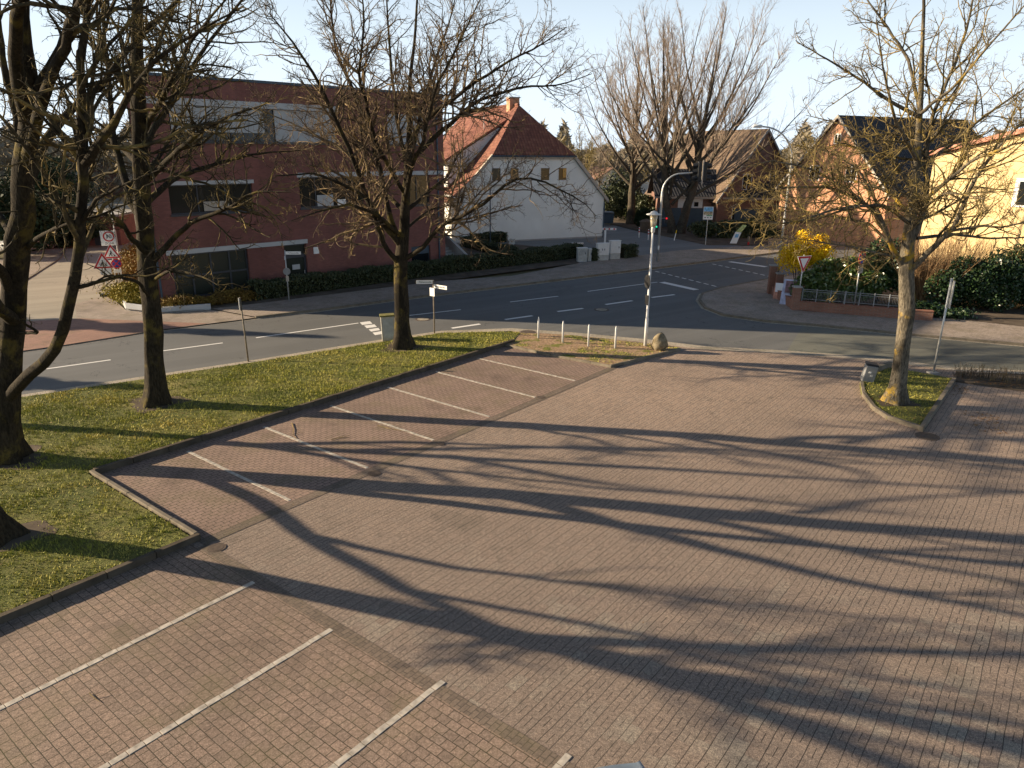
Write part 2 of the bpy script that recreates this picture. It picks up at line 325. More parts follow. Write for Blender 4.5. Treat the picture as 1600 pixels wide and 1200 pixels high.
m_render = plain('grey_render', (0.74, 0.74, 0.70), 0.9, 0.06, 0.7, 0.2, bump=0.15)
m_cream = plain('cream_trim', (0.42, 0.37, 0.31), 0.85, 0.12, 2)
m_yel = plain('yellow_render', (0.70, 0.53, 0.28), 0.9, 0.06, 0.8, 0.15, bump=0.15)
m_roof_red = tiles('red_pantile', R(25), [(0.13, 0.046, 0.034), (0.21, 0.082, 0.055), (0.30, 0.135, 0.085)])
m_roof_side = tiles('red_pantile_side', R(115), [(0.13, 0.046, 0.034), (0.21, 0.082, 0.055), (0.30, 0.135, 0.085)])
m_roof_dk = tiles('dark_tile', R(10), [(0.022, 0.024, 0.03), (0.035, 0.038, 0.046), (0.05, 0.05, 0.056)])
m_roof_br = tiles('brown_tile', R(80), [(0.11, 0.075, 0.052), (0.155, 0.11, 0.078), (0.21, 0.155, 0.11)])
m_coping = tiles('terracotta', R(0), [(0.50, 0.23, 0.16), (0.60, 0.30, 0.21)])
m_conc = plain('concrete', (0.33, 0.32, 0.30), 0.9, 0.15, 1.5, 0.2, bump=0.3)
m_lintel = plain('light_concrete', (0.46, 0.47, 0.47), 0.8, 0.06, 2)
m_blind = plain('grey_blind', (0.40, 0.42, 0.43), 0.6, 0.06, 1.0, 0.4)
m_frame = plain('dark_frame', (0.035, 0.04, 0.05), 0.45, 0.1, 5, 0.5); m_wframe = plain('white_frame', (0.72, 0.73, 0.74), 0.5, 0.05, 5, 0.4)
m_glass = glass_m(); m_glass2 = glass_m('tinted_glass', (0.03, 0.034, 0.026), 0.2)
m_amber = plain('amber_blind', (0.62, 0.33, 0.08), 0.6)
m_galv = metal('galvanised_steel', (0.50, 0.51, 0.50), 0.45, 0.55); m_alu = plain('painted_light_grey', (0.66, 0.67, 0.66), 0.5, 0.06, 4, 0.4)
m_rust = plain('weathered_post', (0.20, 0.165, 0.12), 0.7, 0.35, 9, 0.3)
m_black = plain('black_plastic', (0.014, 0.015, 0.017), 0.5, 0.1, 4, 0.4); m_signw = plain('sign_white', (0.80, 0.80, 0.78), 0.45, 0.03, 5, 0.4)
m_signr = plain('sign_red', (0.52, 0.012, 0.015), 0.45, 0.05, 5, 0.4); m_signb = plain('sign_blue', (0.012, 0.055, 0.32), 0.45, 0.05, 5, 0.4)
m_signg = plain('sign_back_grey', (0.22, 0.23, 0.235), 0.5, 0.08, 5, 0.4); m_ink = plain('sign_ink', (0.012, 0.012, 0.016), 0.5, 0.05, 5)
m_cab = plain('cabinet_grey', (0.40, 0.42, 0.41), 0.6, 0.16, 5, 0.3, bump=0.1); m_blue = plain('blue_grey_paint', (0.055, 0.085, 0.115), 0.6, 0.1, 3)
m_ibeige = plain('box_concrete', (0.42, 0.41, 0.36), 0.9, 0.18, 4, 0.2, bump=0.3); m_moss = plain('moss', (0.16, 0.15, 0.05), 0.95, 0.3, 9, bump=0.6)
m_rock = Mt('boulder_stone', 0.9, 0.2); m_rock.col(m_rock.ramp(m_rock.noise(3.5, 5, 0.65), [(0.35, (0.115, 0.095, 0.06)), (0.5, (0.21, 0.17, 0.105)), (0.68, (0.33, 0.28, 0.19))])).bump(m_rock.noise(9, 5, 0.7), 0.8, 0.03); m_rock = m_rock.m
m_bark1 = bark('bark_dark', (0.011, 0.009, 0.007), (0.048, 0.039, 0.025), (0.18, 0.14, 0.03), 0.45)
m_bark4 = bark('bark_lichen', (0.03, 0.026, 0.02), (0.20, 0.175, 0.13), (0.40, 0.26, 0.035), 1.0)
m_barkm = bark('bark_grey', (0.04, 0.033, 0.026), (0.105, 0.088, 0.066), (0.15, 0.135, 0.075), 0.4)
m_twig1 = twigm('twigs_dark', (0.022, 0.018, 0.012), (0.068, 0.055, 0.03), (0.23, 0.17, 0.06))
m_twig3 = twigm('twigs_brown', (0.05, 0.037, 0.026), (0.125, 0.092, 0.06), (0.29, 0.21, 0.10))
m_twig4 = twigm('twigs_ochre', (0.07, 0.055, 0.03), (0.17, 0.13, 0.06), (0.36, 0.27, 0.09))
m_twigm = twigm('twigs_beech', (0.20, 0.155, 0.12), (0.32, 0.25, 0.19), (0.44, 0.36, 0.26))
m_twigy = twigm('twigs_yellow', (0.17, 0.13, 0.06), (0.27, 0.215, 0.09), (0.36, 0.30, 0.13))
m_hedge = leafm('hedge_leaves', (0.028, 0.036, 0.016), (0.052, 0.066, 0.026), (0.10, 0.11, 0.045))
m_laurel = leafm('laurel_leaves', (0.025, 0.06, 0.014), (0.055, 0.10, 0.022), (0.19, 0.21, 0.045), 0.32, 7, 0.6)
m_ivy = leafm('ivy_leaves', (0.010, 0.028, 0.010), (0.024, 0.052, 0.018), (0.06, 0.09, 0.028), 0.35, 7, 0.5)
m_fors = leafm('yellow_blossom', (0.60, 0.36, 0.01), (0.85, 0.56, 0.012), (0.92, 0.68, 0.03), 0.7, 5, 0.2)
m_rusty = leafm('rusty_shrub', (0.09, 0.06, 0.02), (0.19, 0.12, 0.028), (0.30, 0.23, 0.04), 0.7, 1.6, 0.2)
m_yg = leafm('yellow_green_shrub', (0.13, 0.12, 0.02), (0.27, 0.22, 0.03), (0.42, 0.33, 0.05), 0.7, 1.6, 0.2)
m_conif = leafm('evergreen', (0.018, 0.03, 0.014), (0.03, 0.05, 0.022), (0.05, 0.07, 0.03), 0.7, 2, 0.2)
m_far = leafm('distant_twigs', (0.16, 0.14, 0.105), (0.21, 0.185, 0.14), (0.27, 0.24, 0.175), 0.95, 0.4, 0.0)
m_leaf = leafm('dead_leaves', (0.10, 0.055, 0.025), (0.22, 0.12, 0.05), (0.40, 0.27, 0.12), 0.8, 5, 0.2)
def emit(name, c, k):
    M = Mt(name); M.b.inputs['Emission Color'].default_value = (*c, 1); M.b.inputs['Emission Strength'].default_value = k; M.col(c); return M.m
m_gl = emit('green_lamp', (0.0, 0.7, 0.38), .45); m_rl = emit('red_lamp', (0.8, 0.02, 0.03), .4)

# ------------------------------------------------------------------ ground and roads
def P2(l): return [at(x, y) for x, y in l]
mb = MB(); mb.sheet([(-700, -150), (700, -150), (700, 900), (-700, 900)], -0.03)
struct(mb.build('ground', plain('ground_soil', (0.14, 0.125, 0.07), 0.95, 0.3, 0.08, 0.1)))
near_edge = [(-260, 668), (0, 622), (200, 592), (400, 562), (600, 530), (690, 517), (800, 513), (900, 520), (1008, 530), (1100, 541), (1230, 548), (1340, 556), (1413, 564), (1493, 574), (1600, 579), (1900, 600)]
far_edge = [(-260, 604), (35, 550), (100, 541), (250, 517), (400, 498), (510, 485), (619, 470), (800, 448), (1010, 422), (1105, 410), (1214, 396), (1330, 384), (1420, 372)]
isl = [(1330, 417), (1200, 437), (1125, 451), (1096, 460), (1091, 470), (1100, 482), (1130, 494), (1200, 504), (1275, 510), (1425, 525), (1600, 541), (1900, 570)]
NE = P2(near_edge); FE = P2(far_edge); IS = P2(isl)
i0 = 9
struct(MB().sheet(NE[:11]+[at(1255, 508.5)]+IS[7::-1]+FE[::-1], 0.004).build('road', m_asph))
struct(MB().sheet([NE[10]]+NE[11:]+IS[:7:-1]+[at(1255, 508.5)], 0.004).build('side_road', m_asph2))
def strip(line, wd, z0, z1, name, mat, side=1, off=0.0):
    L = [Vector((p[0], p[1], 0)) for p in line]; A = []; B = []
    for i, p in enumerate(L):
        t = (L[min(i+1, len(L)-1)]-L[max(i-1, 0)]).normalized(); n = Vector((-t.y, t.x, 0))*side
        A.append(p+n*off); B.append(p+n*(off+wd))
    mb = MB()
    for i in range(len(L)-1):
        q = [A[i], B[i], B[i+1], A[i+1]]; mb.prism(q, z0, z1) if z1 > z0 else mb.sheet(q, z1)
    return mb.build(name, mat)
def kerb_line(line, name='kerb', h=0.12, wd=0.12, L=1.0, mat=None, side=1, z0=-.02, lean=0.0):
    # individual kerb stones with fine joints
    mb = MB(); pts = [Vector((p[0], p[1], 0)) for p in line]; rnd = random.Random(len(pts)*7+int(pts[0].x*3))
    for i in range(len(pts)-1):
        a, b = pts[i], pts[i+1]; d = b-a; l = d.length; k = max(1, round(l/L)); t = d.normalized(); n = Vector((-t.y, t.x, 0))*side
        for q in range(k):
            s0 = a+t*(l*q/k+0.006); s1 = a+t*(l*(q+1)/k-0.006); dz = rnd.uniform(-.006, .006); j = n*rnd.uniform(-.005, .005)
            mb.prism([s0+j, s1+j, s1+n*wd+j, s0+n*wd+j], z0, h+dz)
    o = mb.build(name, mat or m_kerb, bevel=0.012); return struct(o)
struct(strip(NE, 0.55, 0, 0.007, 'gutter', m_gut, -1, -0.0))
struct(strip(FE, 0.16, 0, 0.007, 'gutter', m_gut, -1, 0.0))
struct(strip(IS, 0.16, 0, 0.007, 'gutter', m_gut, -1, 0.0))
kerb_line(FE[:4], h=0.05, side=1, wd=0.12); kerb_line(FE[4:], h=0.12, side=1, wd=0.12)
kerb_line(IS, h=0.11, side=1, wd=0.14)
# parking lot: main paving, two bay fields, dark gutters between
e0, n1, n2 = 0.826*H, 1.69*H, 2.345*H
lotp = [g(-14, 1.133*H), g(-14, -30), g(50, -30), at(2300, 640), at(1900, 602), at(1600, 585), at(1493, 580), at(1413, 572), at(1340, 564), at(1230, 555), at(1100, 547), at(1062, 546), at(945, 576), g(n1*0+24.6, n1), g(e0, n1), g(e0, 1.69*H-.0)]
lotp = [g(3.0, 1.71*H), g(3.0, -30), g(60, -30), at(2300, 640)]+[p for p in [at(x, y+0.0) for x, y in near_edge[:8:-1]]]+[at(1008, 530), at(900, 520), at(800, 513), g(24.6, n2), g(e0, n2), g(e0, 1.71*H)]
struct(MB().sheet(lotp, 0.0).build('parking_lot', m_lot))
struct(MB().sheet([g(e0+.02, n1+.16), g(27.2, n1+.16), g(27.2, n2+1.2), g(e0+.02, n2+1.2)], 0.004).build('parking_bays', m_stall))
struct(MB().sheet([g(-12, 1.725*H), g(-12, -10), g(e0-.12, -10), g(e0-.12, 1.725*H)], 0.004).build('parking_bays', m_near))
mb = MB(); mb.sheet([g(e0, n1-.12), g(27.3, n1-.12), g(27.3, n1+.16), g(e0, n1+.16)], 0.008); struct(mb.build('drain_channel', m_drain))
mb = MB(); mb.sheet([g(e0-.14, n1-.1), g(e0-.14, -10), g(e0+.1, -10), g(e0+.1, n1-.1)], 0.008); struct(mb.build('drain_channel', m_drain))
# bay lines made of white stones
def stone_line(a, b, wd=0.1, L=0.24, gap=0.012, z=0.012, name='bay_line', partial=0.0):
    mb = MB(); d = b-a; l = d.length; t = d.normalized(); n = Vector((-t.y, t.x, 0)); k = int(l/L)
    for i in range(k):
        if random.random() < partial: continue
        s0 = a+t*(i*L+gap/2); s1 = a+t*((i+1)*L-gap/2); j = n*random.uniform(-.006, .006)
        mb.prism([s0-n*wd/2+j, s1-n*wd/2+j, s1+n*wd/2+j, s0+n*wd/2+j], 0.001, z+random.uniform(-.002, .002))
    return struct(mb.build(name, m_wstone, bevel=0.003))
for e in (1.1236, 1.4238, 1.734, 2.0476, 2.352, 2.656):
    stone_line(g(e*H, n2-.33), g(e*H, n1+(.22 if e > 1.2 else .12)), 0.095, 0.2)
for n, eb, ee in ((1.4245, -2.0, e0-.12), (1.1338, -2.0, e0-.1), (0.832, -2.0, 0.848*H), (0.535, -2.0, 0.852*H)):
    stone_line(g(ee, n*H), g(eb, n*H), 0.105, 0.24)
# ------------------------------------------------------------------ verge
KZ = 0.15
verge = [g(-8, 1.71*H+.06), g(e0-.06, 1.71*H+.06), g(e0-.06, n2+.06), g(24.6, n2+.06)]+[at(x, y) for x, y in [(812, 523), (790, 521), (690, 523.5), (600, 537), (400, 569), (200, 600), (0, 630), (-260, 678)]]
vin = verge
struct(MB().prism(verge, -0.02, 0.10).build('grass_verge', m_grass))
kerb_line([g(-8, 1.71*H), g(e0+.1, 1.71*H)], h=KZ, side=1, mat=m_kerbd); kerb_line([g(e0+.0, 1.71*H+.12), g(e0, n2+.12)], h=KZ, side=-1, wd=.1)
kerb_line([g(e0+.1, n2), g(24.7, n2)], h=KZ+.03, side=1, mat=m_kerbd)
bi = [(791, 540), (860, 556), (955, 573), (1063, 546.5), (1040, 542.5), (1008, 540), (940, 531), (880, 525), (812, 523)]
struct(MB().prism(P2(bi), -0.02, 0.085).build('bollard_island', m_dirt))
kerb_line(P2([(789, 541), (860, 557), (955, 575)]), h=0.10, side=1, wd=.09); kerb_line(P2([(955, 575), (1064, 548)]), h=0.12, side=1, wd=.09)
ri = [(1343, 602), (1346, 618), (1362, 640), (1385, 655), (1442, 673), (1492, 596), (1440, 586), (1392, 578), (1371, 583), (1350, 593)]
struct(MB().prism(P2(ri), -0.02, 0.10).build('tree_island', m_grass))
kerb_line(P2([(1343, 600), (1346, 618), (1362, 640), (1385, 655), (1442, 674)]), h=0.14, side=1, wd=.12)
kerb_line(P2([(1442, 675), (1493, 596)]), h=0.15, side=1, wd=.13)
struct(MB().prism(P2([(1493, 597), (1600, 612), (1800, 640), (1800, 620), (1600, 586), (1493, 583)]), -0.02, 0.05).build('planting_bed', m_earth))
kerb_line(P2([(1371, 585), (1393, 577)]), h=0.3, side=1, wd=.14)

for bx_, by_, r_ in ((245, 634, .75), (630, 546, .8), (9, 722, .9), (0, 846, .8), (1398, 632, .55)):
    c = at(bx_, by_); struct(MB().sheet([(c.x+r_*(1+.22*math.sin(3*t+bx_)+.12*math.sin(7*t))*math.cos(t)*1.15, c.y+r_*(1+.22*math.sin(3*t+bx_)+.12*math.sin(7*t))*math.sin(t)) for t in [k*math.pi/16 for k in range(32)]], .106).build('bare_soil', m_earth))
RING = [(at(a_, b_), r_) for a_, b_, r_ in ((245, 634, .75), (630, 546, .8), (9, 722, .9), (0, 846, .8), (1398, 632, .55))]
def inside(px, py, poly):
    c = np.zeros(len(px), bool); n = len(poly)
    for i in range(n):
        x1, y1 = poly[i][0], poly[i][1]; x2, y2 = poly[(i+1) % n][0], poly[(i+1) % n][1]
        k = ((y1 > py) != (y2 > py)) & (px < (x2-x1)*(py-y1)/((y2-y1) if y2 != y1 else 1e-9)+x1); c ^= k
    return c
def blades(polys, per_m2, h=(.03, .075), wd=.014, seed=1, mask=None):
    r = np.random.default_rng(seed); VV = []
    for poly, z in polys:
        xs = [p[0] for p in poly]; ys = [p[1] for p in poly]; ar = (max(xs)-min(xs))*(max(ys)-min(ys)); n = int(ar*per_m2)
        x = r.uniform(min(xs), max(xs), n); y = r.uniform(min(ys), max(ys), n); k = inside(x, y, poly) & (np.abs(x) < 0.85*(y+3)+1)
        cl = .5*np.sin(x*2.1+np.sin(y*1.7)*2)*np.sin(y*2.6+np.sin(x*1.3)*2)+.5*np.sin(x*9+np.sin(y*7)*2)*np.sin(y*8+np.sin(x*6)*2)
        k &= r.random(n) < (0.5+0.6*cl)
        for c_, rr_ in RING: k &= np.hypot(x-c_.x, y-c_.y)+r.normal(0, .12, n) > rr_*.95
        if mask is not None: k &= mask(x, y, r)
        x, y = x[k], y[k]; n = len(x); a = r.uniform(0, 2*np.pi, n); hh = r.uniform(h[0], h[1], n)*(1+.35*cl[k]); ww = wd*r.uniform(.7, 1.6, n)
        lx = r.normal(0, .03, n); ly = r.normal(0, .03, n)
        A = np.stack([x-np.cos(a)*ww, y-np.sin(a)*ww, np.full(n, z-.01)], 1); B = np.stack([x+np.cos(a)*ww, y+np.sin(a)*ww, np.full(n, z-.01)], 1)
        T = np.stack([x+lx, y+ly, z+hh], 1); VV.append(np.stack([A, B, T], 1).reshape(-1, 3))
    V = np.concatenate(VV); return V, np.arange(len(V)).reshape(-1, 3)
V, F = blades([(verge, .10)], 900, (.02, .075), .011)
stuff(npmesh('grass_tufts', V, F, m_blade, smooth=False), 'short patchy green and straw grass covering the long verge', 'grass')
V, F = blades([(P2(ri), .10)], 420, (.02, .055), .012, 3)
stuff(npmesh('grass_tufts', V, F, m_blade, smooth=False), 'mossy grass round the trunk of the tree on the kerbed island', 'grass')
V, F = blades([(P2(bi), .085)], 420, (.02, .06), .012, 4, lambda x, y, r: np.sin(x*1.9+1)+np.sin(y*2.7+x)+.5*(x-3) > r.uniform(-.4, 1.2, len(x)))
stuff(npmesh('grass_tufts', V, F, m_blade, smooth=False), 'thin grass between bare sandy patches under the white bollards', 'grass')

# road markings
def mark(a, b, wd, name='road_marking'):
    a = at(*a); b = at(*b); t = (b-a).normalized(); n = Vector((-t.y, t.x, 0))
    mbm.sheet([a-n*wd/2, b-n*wd/2, b+n*wd/2, a+n*wd/2], 0.009)
mbm = MB()
for a, b in [((-120, 604), (15, 585)), ((70, 577), (173, 562.5)), ((254, 548.5), (348, 536)), ((400, 528), (560, 505)), ((640, 493), (720, 484)), ((797, 472), (872, 463)), ((918, 455.5), (1027, 441)),
             ((1213, 414), (1300, 402))]: mark(a, b, 0.13)
for a, b in [((706, 513), (750, 506.5)), ((789, 499.5), (832, 493.5)), ((871, 487), (911, 482)), ((946, 476), (988, 470)), ((1018, 465), (1054, 460.5))]: mark(a, b, 0.22)
mark((1034, 441), (1088, 453), 0.5); mark((1140, 409), (1197, 417), 0.5)
def dash(a, b, k, wd=.14, duty=.6):
    A = at(*a); B = at(*b); t = (B-A)/k; tn = t.normalized(); n = Vector((-tn.y, tn.x, 0))
    for i in range(k):
        s = A+t*i; e = s+t*duty; mbm.sheet([s-n*wd/2, e-n*wd/2, e+n*wd/2, s+n*wd/2], .009)
dash((1024, 424), (1124, 449), 9); dash((1113, 412.5), (1212, 434), 9)
for q in [[(562, 504), (578, 502), (582, 506), (566, 508)], [(569, 509), (585, 507), (589, 511), (573, 513)], [(576, 515), (591, 512.5), (594, 516), (580, 518.5)], [(582, 520), (597, 517.5), (600, 521.5), (586, 524)]]:
    mbm.sheet(P2(q), .009)
for q in [[(88, 447), (100, 445.5), (99, 448), (86, 449)], [(97, 456), (108, 452), (112, 454), (100, 459)]]: mbm.sheet(P2(q), 0.009)
struct(mbm.build('road_marking', m_white))
for p, r, rg in [((661, 499), .36, 1), ((940, 484), .38, 1), ((825, 519), .33, 0), ((339, 856), .17, 2), ((1449, 682), .30, 2), ((1082, 394.5), .5, 0), ((1040, 406), .5, 0), ((585, 740), .16, 0), ((845, 621), .14, 0), ((690, 694), .1, 0)]:
    c = at(*p); o = MB().lathe((c.x, c.y, 0), [(r*.82, .0), (r*.82, .0155)], 28).build('manhole_cover', m_gut if rg == 1 else m_iron)
    struct(o); struct(MB().lathe((c.x, c.y, 0), [(r*1.12, .0), (r*1.12, .0125)], 28).build('manhole_rim', m_iron))

# far pavement, apron, forecourt
walk = FE[4:]+[at(1420, 366), at(1200, 385), at(1160, 386), at(1060, 393), at(990, 402), at(905, 413), at(800, 433), at(690, 441), at(560, 457), at(400, 477), at(330, 485)]
struct(MB().sheet(walk, 0.095).build('sidewalk', m_walk))
struct(MB().sheet(FE[2:5]+[at(330, 485), at(250, 492), at(197, 486), at(170, 463), at(117, 476), at(120, 499)], 0.052).build('sidewalk', m_walk))
struct(MB().sheet([FE[0], FE[1], FE[2], at(255, 516), at(325, 507), at(125, 499), at(0, 506), at(-150, 520)], 0.056).build('crossing', m_redwalk))
struct(MB().sheet([at(-300, 560), at(-150, 522), at(0, 507), at(125, 500), at(117, 476), at(170, 463), at(186, 450), at(200, 420), at(212, 360), at(216, 300), at(225, 275), at(180, 272), at(140, 300), at(128, 350), at(95, 405), at(0, 466), at(-300, 530)], 0.048).build('side_street', m_conc_road))
struct(MB().sheet([at(-400, 540), at(0, 466), at(95, 405), at(128, 350), at(100, 350), at(40, 400), at(-300, 460)], 0.06).build('sidewalk', m_walk))
kerb_line([at(-300, 530), at(0, 466), at(95, 405), at(128, 350)], h=.10)
struct(MB().sheet(P2([(700, 392), (905, 413), (990, 402), (1060, 393), (1160, 386), (1100, 378), (1010, 366), (955, 352), (900, 345), (700, 380)]), 0.085).build('driveway', m_drive))
struct(MB().sheet(P2([(955, 351), (1010, 365), (1105, 385), (1200, 385), (1420, 366), (1420, 340), (1200, 350), (940, 330)]), 0.10).build('forecourt', m_earth))
struct(MB().sheet(P2([(1420, 366), (1330, 376), (1200, 385), (1200, 372), (1420, 350)]), 0.115).build('sidewalk', m_walk))
pv = IS[0:]+[at(1900, 545), at(1600, 513), at(1480, 500), at(1410, 500), at(1240, 487), at(1208, 462), at(1207, 445), at(1330, 425)]
struct(MB().sheet(pv, 0.09).build('sidewalk', m_walk))
struct(MB().sheet([at(1208, 450), at(1208, 462), at(1240, 487), at(1410, 500), at(1480, 500), at(1600, 513), at(1900, 545), at(1900, 400), at(1330, 425)], 0.10).build('garden', m_earth))
struct(MB().sheet(P2([(197, 486), (250, 492), (330, 485), (400, 477), (560, 457), (690, 441), (905, 413), (890, 392), (790, 382), (705, 392), (560, 420), (300, 450), (230, 440), (216, 400), (205, 430), (188, 456)]), 0.10).build('planting_bed', m_earth))
struct(MB().prism(P2([(183, 457), (197, 485), (250, 491), (330, 485), (330, 484), (250, 489.5), (199, 483), (187, 457)]), 0, 0.34).build('planter_kerb', m_lintel))

# ------------------------------------------------------------------ trees
def tubes(P, Rr, sides):
    N, K, _ = P.shape; T = np.empty_like(P); T[:, 1:-1] = P[:, 2:]-P[:, :-2]; T[:, 0] = P[:, 1]-P[:, 0]; T[:, -1] = P[:, -1]-P[:, -2]
    T /= np.linalg.norm(T, axis=2, keepdims=True)+1e-9; md = P[:, -1]-P[:, 0]; ref = np.where(np.abs(md[:, 2:3]) > 0.8*np.linalg.norm(md, axis=1, keepdims=True), [[1., 0.1, 0]], [[0, 0.1, 1.]])[:, None, :]
    A = np.cross(T, np.broadcast_to(ref, T.shape)); A /= np.linalg.norm(A, axis=2, keepdims=True)+1e-9; B = np.cross(T, A)
    an = np.arange(sides)*2*np.pi/sides
    V = P[:, :, None, :]+Rr[:, :, None, None]*(A[:, :, None, :]*np.cos(an)[None, None, :, None]+B[:, :, None, :]*np.sin(an)[None, None, :, None])
    idx = np.arange(N*K*sides).reshape(N, K, sides); a = idx[:, :-1, :]; b = np.roll(idx, -1, 2)[:, :-1, :]; c = np.roll(idx, -1, 2)[:, 1:, :]; d = idx[:, 1:, :]
    return V.reshape(-1, 3), np.stack([a, b, c, d], -1).reshape(-1, 4)
def resample(P, Rr, K):
    P = np.array(P, float); Rr = np.array(Rr, float); s = np.concatenate([[0], np.cumsum(np.linalg.norm(np.diff(P, axis=0), axis=1))]); t = np.linspace(0, s[-1], K)
    # smooth (Catmull-like) through a fine linear resample and a moving average
    tt = np.linspace(0, s[-1], K*4); Q = np.stack([np.interp(tt, s, P[:, i]) for i in range(3)], 1)
    for _ in range(3): Q[1:-1] = (Q[:-2]+2*Q[1:-1]+Q[2:])/4
    return np.stack([np.interp(t, tt, Q[:, i]) for i in range(3)], 1), np.interp(t, s, Rr)
def grow(r, P, Rr, dens, lfac, K=6, ang=(35, 65), t0=0.2, trop=0.12, wob=0.22, rfac=.55, rtip=.35, lmin=.15, lmax=9, rmin=.004, taper=.6):
    N, Kp, _ = P.shape; seg = np.linalg.norm(np.diff(P, axis=1), axis=2); L = seg.sum(1)
    cnt = r.poisson(np.maximum(L*dens, .8)); idx = np.repeat(np.arange(N), cnt); n = len(idx); t = t0+(1-t0)*r.random(n)**.85
    f = t*(Kp-1); i = np.minimum(f.astype(int), Kp-2); fr = (f-i)[:, None]; p0 = P[idx, i]*(1-fr)+P[idx, i+1]*fr; T = P[idx, i+1]-P[idx, i]; T /= np.linalg.norm(T, axis=1, keepdims=True)+1e-9
    rp = Rr[idx, i]*(1-fr[:, 0])+Rr[idx, i+1]*fr[:, 0]; q = r.normal(size=(n, 3)); q -= (q*T).sum(1, keepdims=True)*T; q /= np.linalg.norm(q, axis=1, keepdims=True)+1e-9
    a = np.radians(r.uniform(ang[0], ang[1], n))[:, None]; d = T*np.cos(a)+q*np.sin(a); ln = np.clip(L[idx]*lfac*(1-taper*t)*r.uniform(.55, 1.25, n), lmin, lmax)
    C_ = np.empty((n, K, 3)); C_[:, 0] = p0; st = (ln/(K-1))[:, None]
    for k in range(1, K):
        d = d+r.normal(size=(n, 3))*wob; d[:, 2] += trop; d /= np.linalg.norm(d, axis=1, keepdims=True); C_[:, k] = C_[:, k-1]+d*st
    r0 = np.maximum(np.minimum(rp*rfac, ln*.03+.004), rmin); rr = r0[:, None]*(1-(1-rtip)*np.linspace(0, 1, K)[None, :]); return C_, rr
def tree(name, label, base, limbs, seed, mt, mw, lv, cat='tree', group=None, trunkn=1, sides=10, flare=1.75):
    """limbs: list of (points, radii); the first trunkn are the trunk; lv: growth levels"""
    r = np.random.default_rng(seed); root = thing(name, label, cat, base, group)
    tv = []; tf = []; o = 0; LP = []; LR = []
    for j, (p, rr) in enumerate(limbs):
        K = 26 if j < trunkn else 18; P, Q = resample(p, rr, K)
        P = P+r.normal(0, 1, P.shape)*Q[:, None]*np.linspace(0 if j < trunkn else 0.1, .22 if j < trunkn else .4, K)[:, None]
        if j < trunkn and flare:
            z = P[:, 2]-P[0, 2]; Q = Q*(1+(flare-1)*np.exp(-z/0.38)); P[0, 2] -= .05
        sd = sides*2 if j < trunkn else sides
        V, F = tubes(P[None], Q[None], sd)
        if j < trunkn:   # lumpy bark outline
            c = np.repeat(P, sd, 0); dv = V-c; a = np.arctan2(dv[:, 1], dv[:, 0]); k = 1+.07*np.sin(a*5+V[:, 2]*1.3+seed)+.05*np.sin(a*3-V[:, 2]*2.1); k += .16*np.exp(-(V[:, 2]-P[0, 2])/.3)*np.sin(a*4+seed); V = c+dv*k[:, None]
        tv.append(V); tf.append(F+o); o += len(V); LP.append(P[np.linspace(0, K-1, 14).astype(int)]); LR.append(Q[np.linspace(0, K-1, 14).astype(int)])
    npmesh('trunk', np.concatenate(tv), np.concatenate(tf), mt, root)
    P = np.array(LP[trunkn:] or LP); Rr = np.array(LR[trunkn:] or LR); cv = []; cf = []; o = 0
    allv = []
    for li, (kw, sd) in enumerate(lv):
        P2_, R2_ = grow(r, P, Rr, **kw)
        if li == 0 and trunkn and kw.get('trunk_too', False): pass
        V, F = tubes(P2_, R2_, sd); cv.append(V); cf.append(F+o); o += len(V)
        # next level also sprouts from this one only
        P, Rr = P2_, R2_
    npmesh('crown', np.concatenate(cv), np.concatenate(cf), mw, root); return root
def lim(pts, Y, r0, r1):    # (px, py, depth offset) -> space; radii fall evenly
    P = [dep(p[0], p[1], Y+(p[2] if len(p) > 2 else 0)) for p in pts]; n = len(P); return P, [r0+(r1-r0)*i/(n-1) for i in range(n)]
def LV(d1=2.0, d2=3.2, d3=4.5, l1=.42, l2=.45, l3=.42, trop=.055, wob=.25, big=1.0, fine=True):
    a = [(dict(dens=d1, lfac=l1, K=9, ang=(30, 65), t0=.18, trop=trop, wob=wob*.8, lmax=3.4*big, lmin=.5, rfac=.56, rmin=.012), 5),
         (dict(dens=d2, lfac=l2, K=7, ang=(30, 70), t0=.15, trop=trop*.8, wob=wob, lmax=1.7*big, lmin=.3, rfac=.54, rmin=.008), 4),
         (dict(dens=d3, lfac=l3, K=5, ang=(30, 75), t0=.15, trop=trop*.5, wob=wob*1.3, lmax=.8*big, lmin=.14, rfac=.6, rmin=.0055), 3)]
    if fine: a.append((dict(dens=5.0, lfac=.5, K=3, ang=(35, 80), t0=.2, trop=0, wob=.3, lmax=.35*big, lmin=.07, rfac=.7, rmin=.0045), 3))
    return a
b3 = at(630, 546)
Y = b3.y
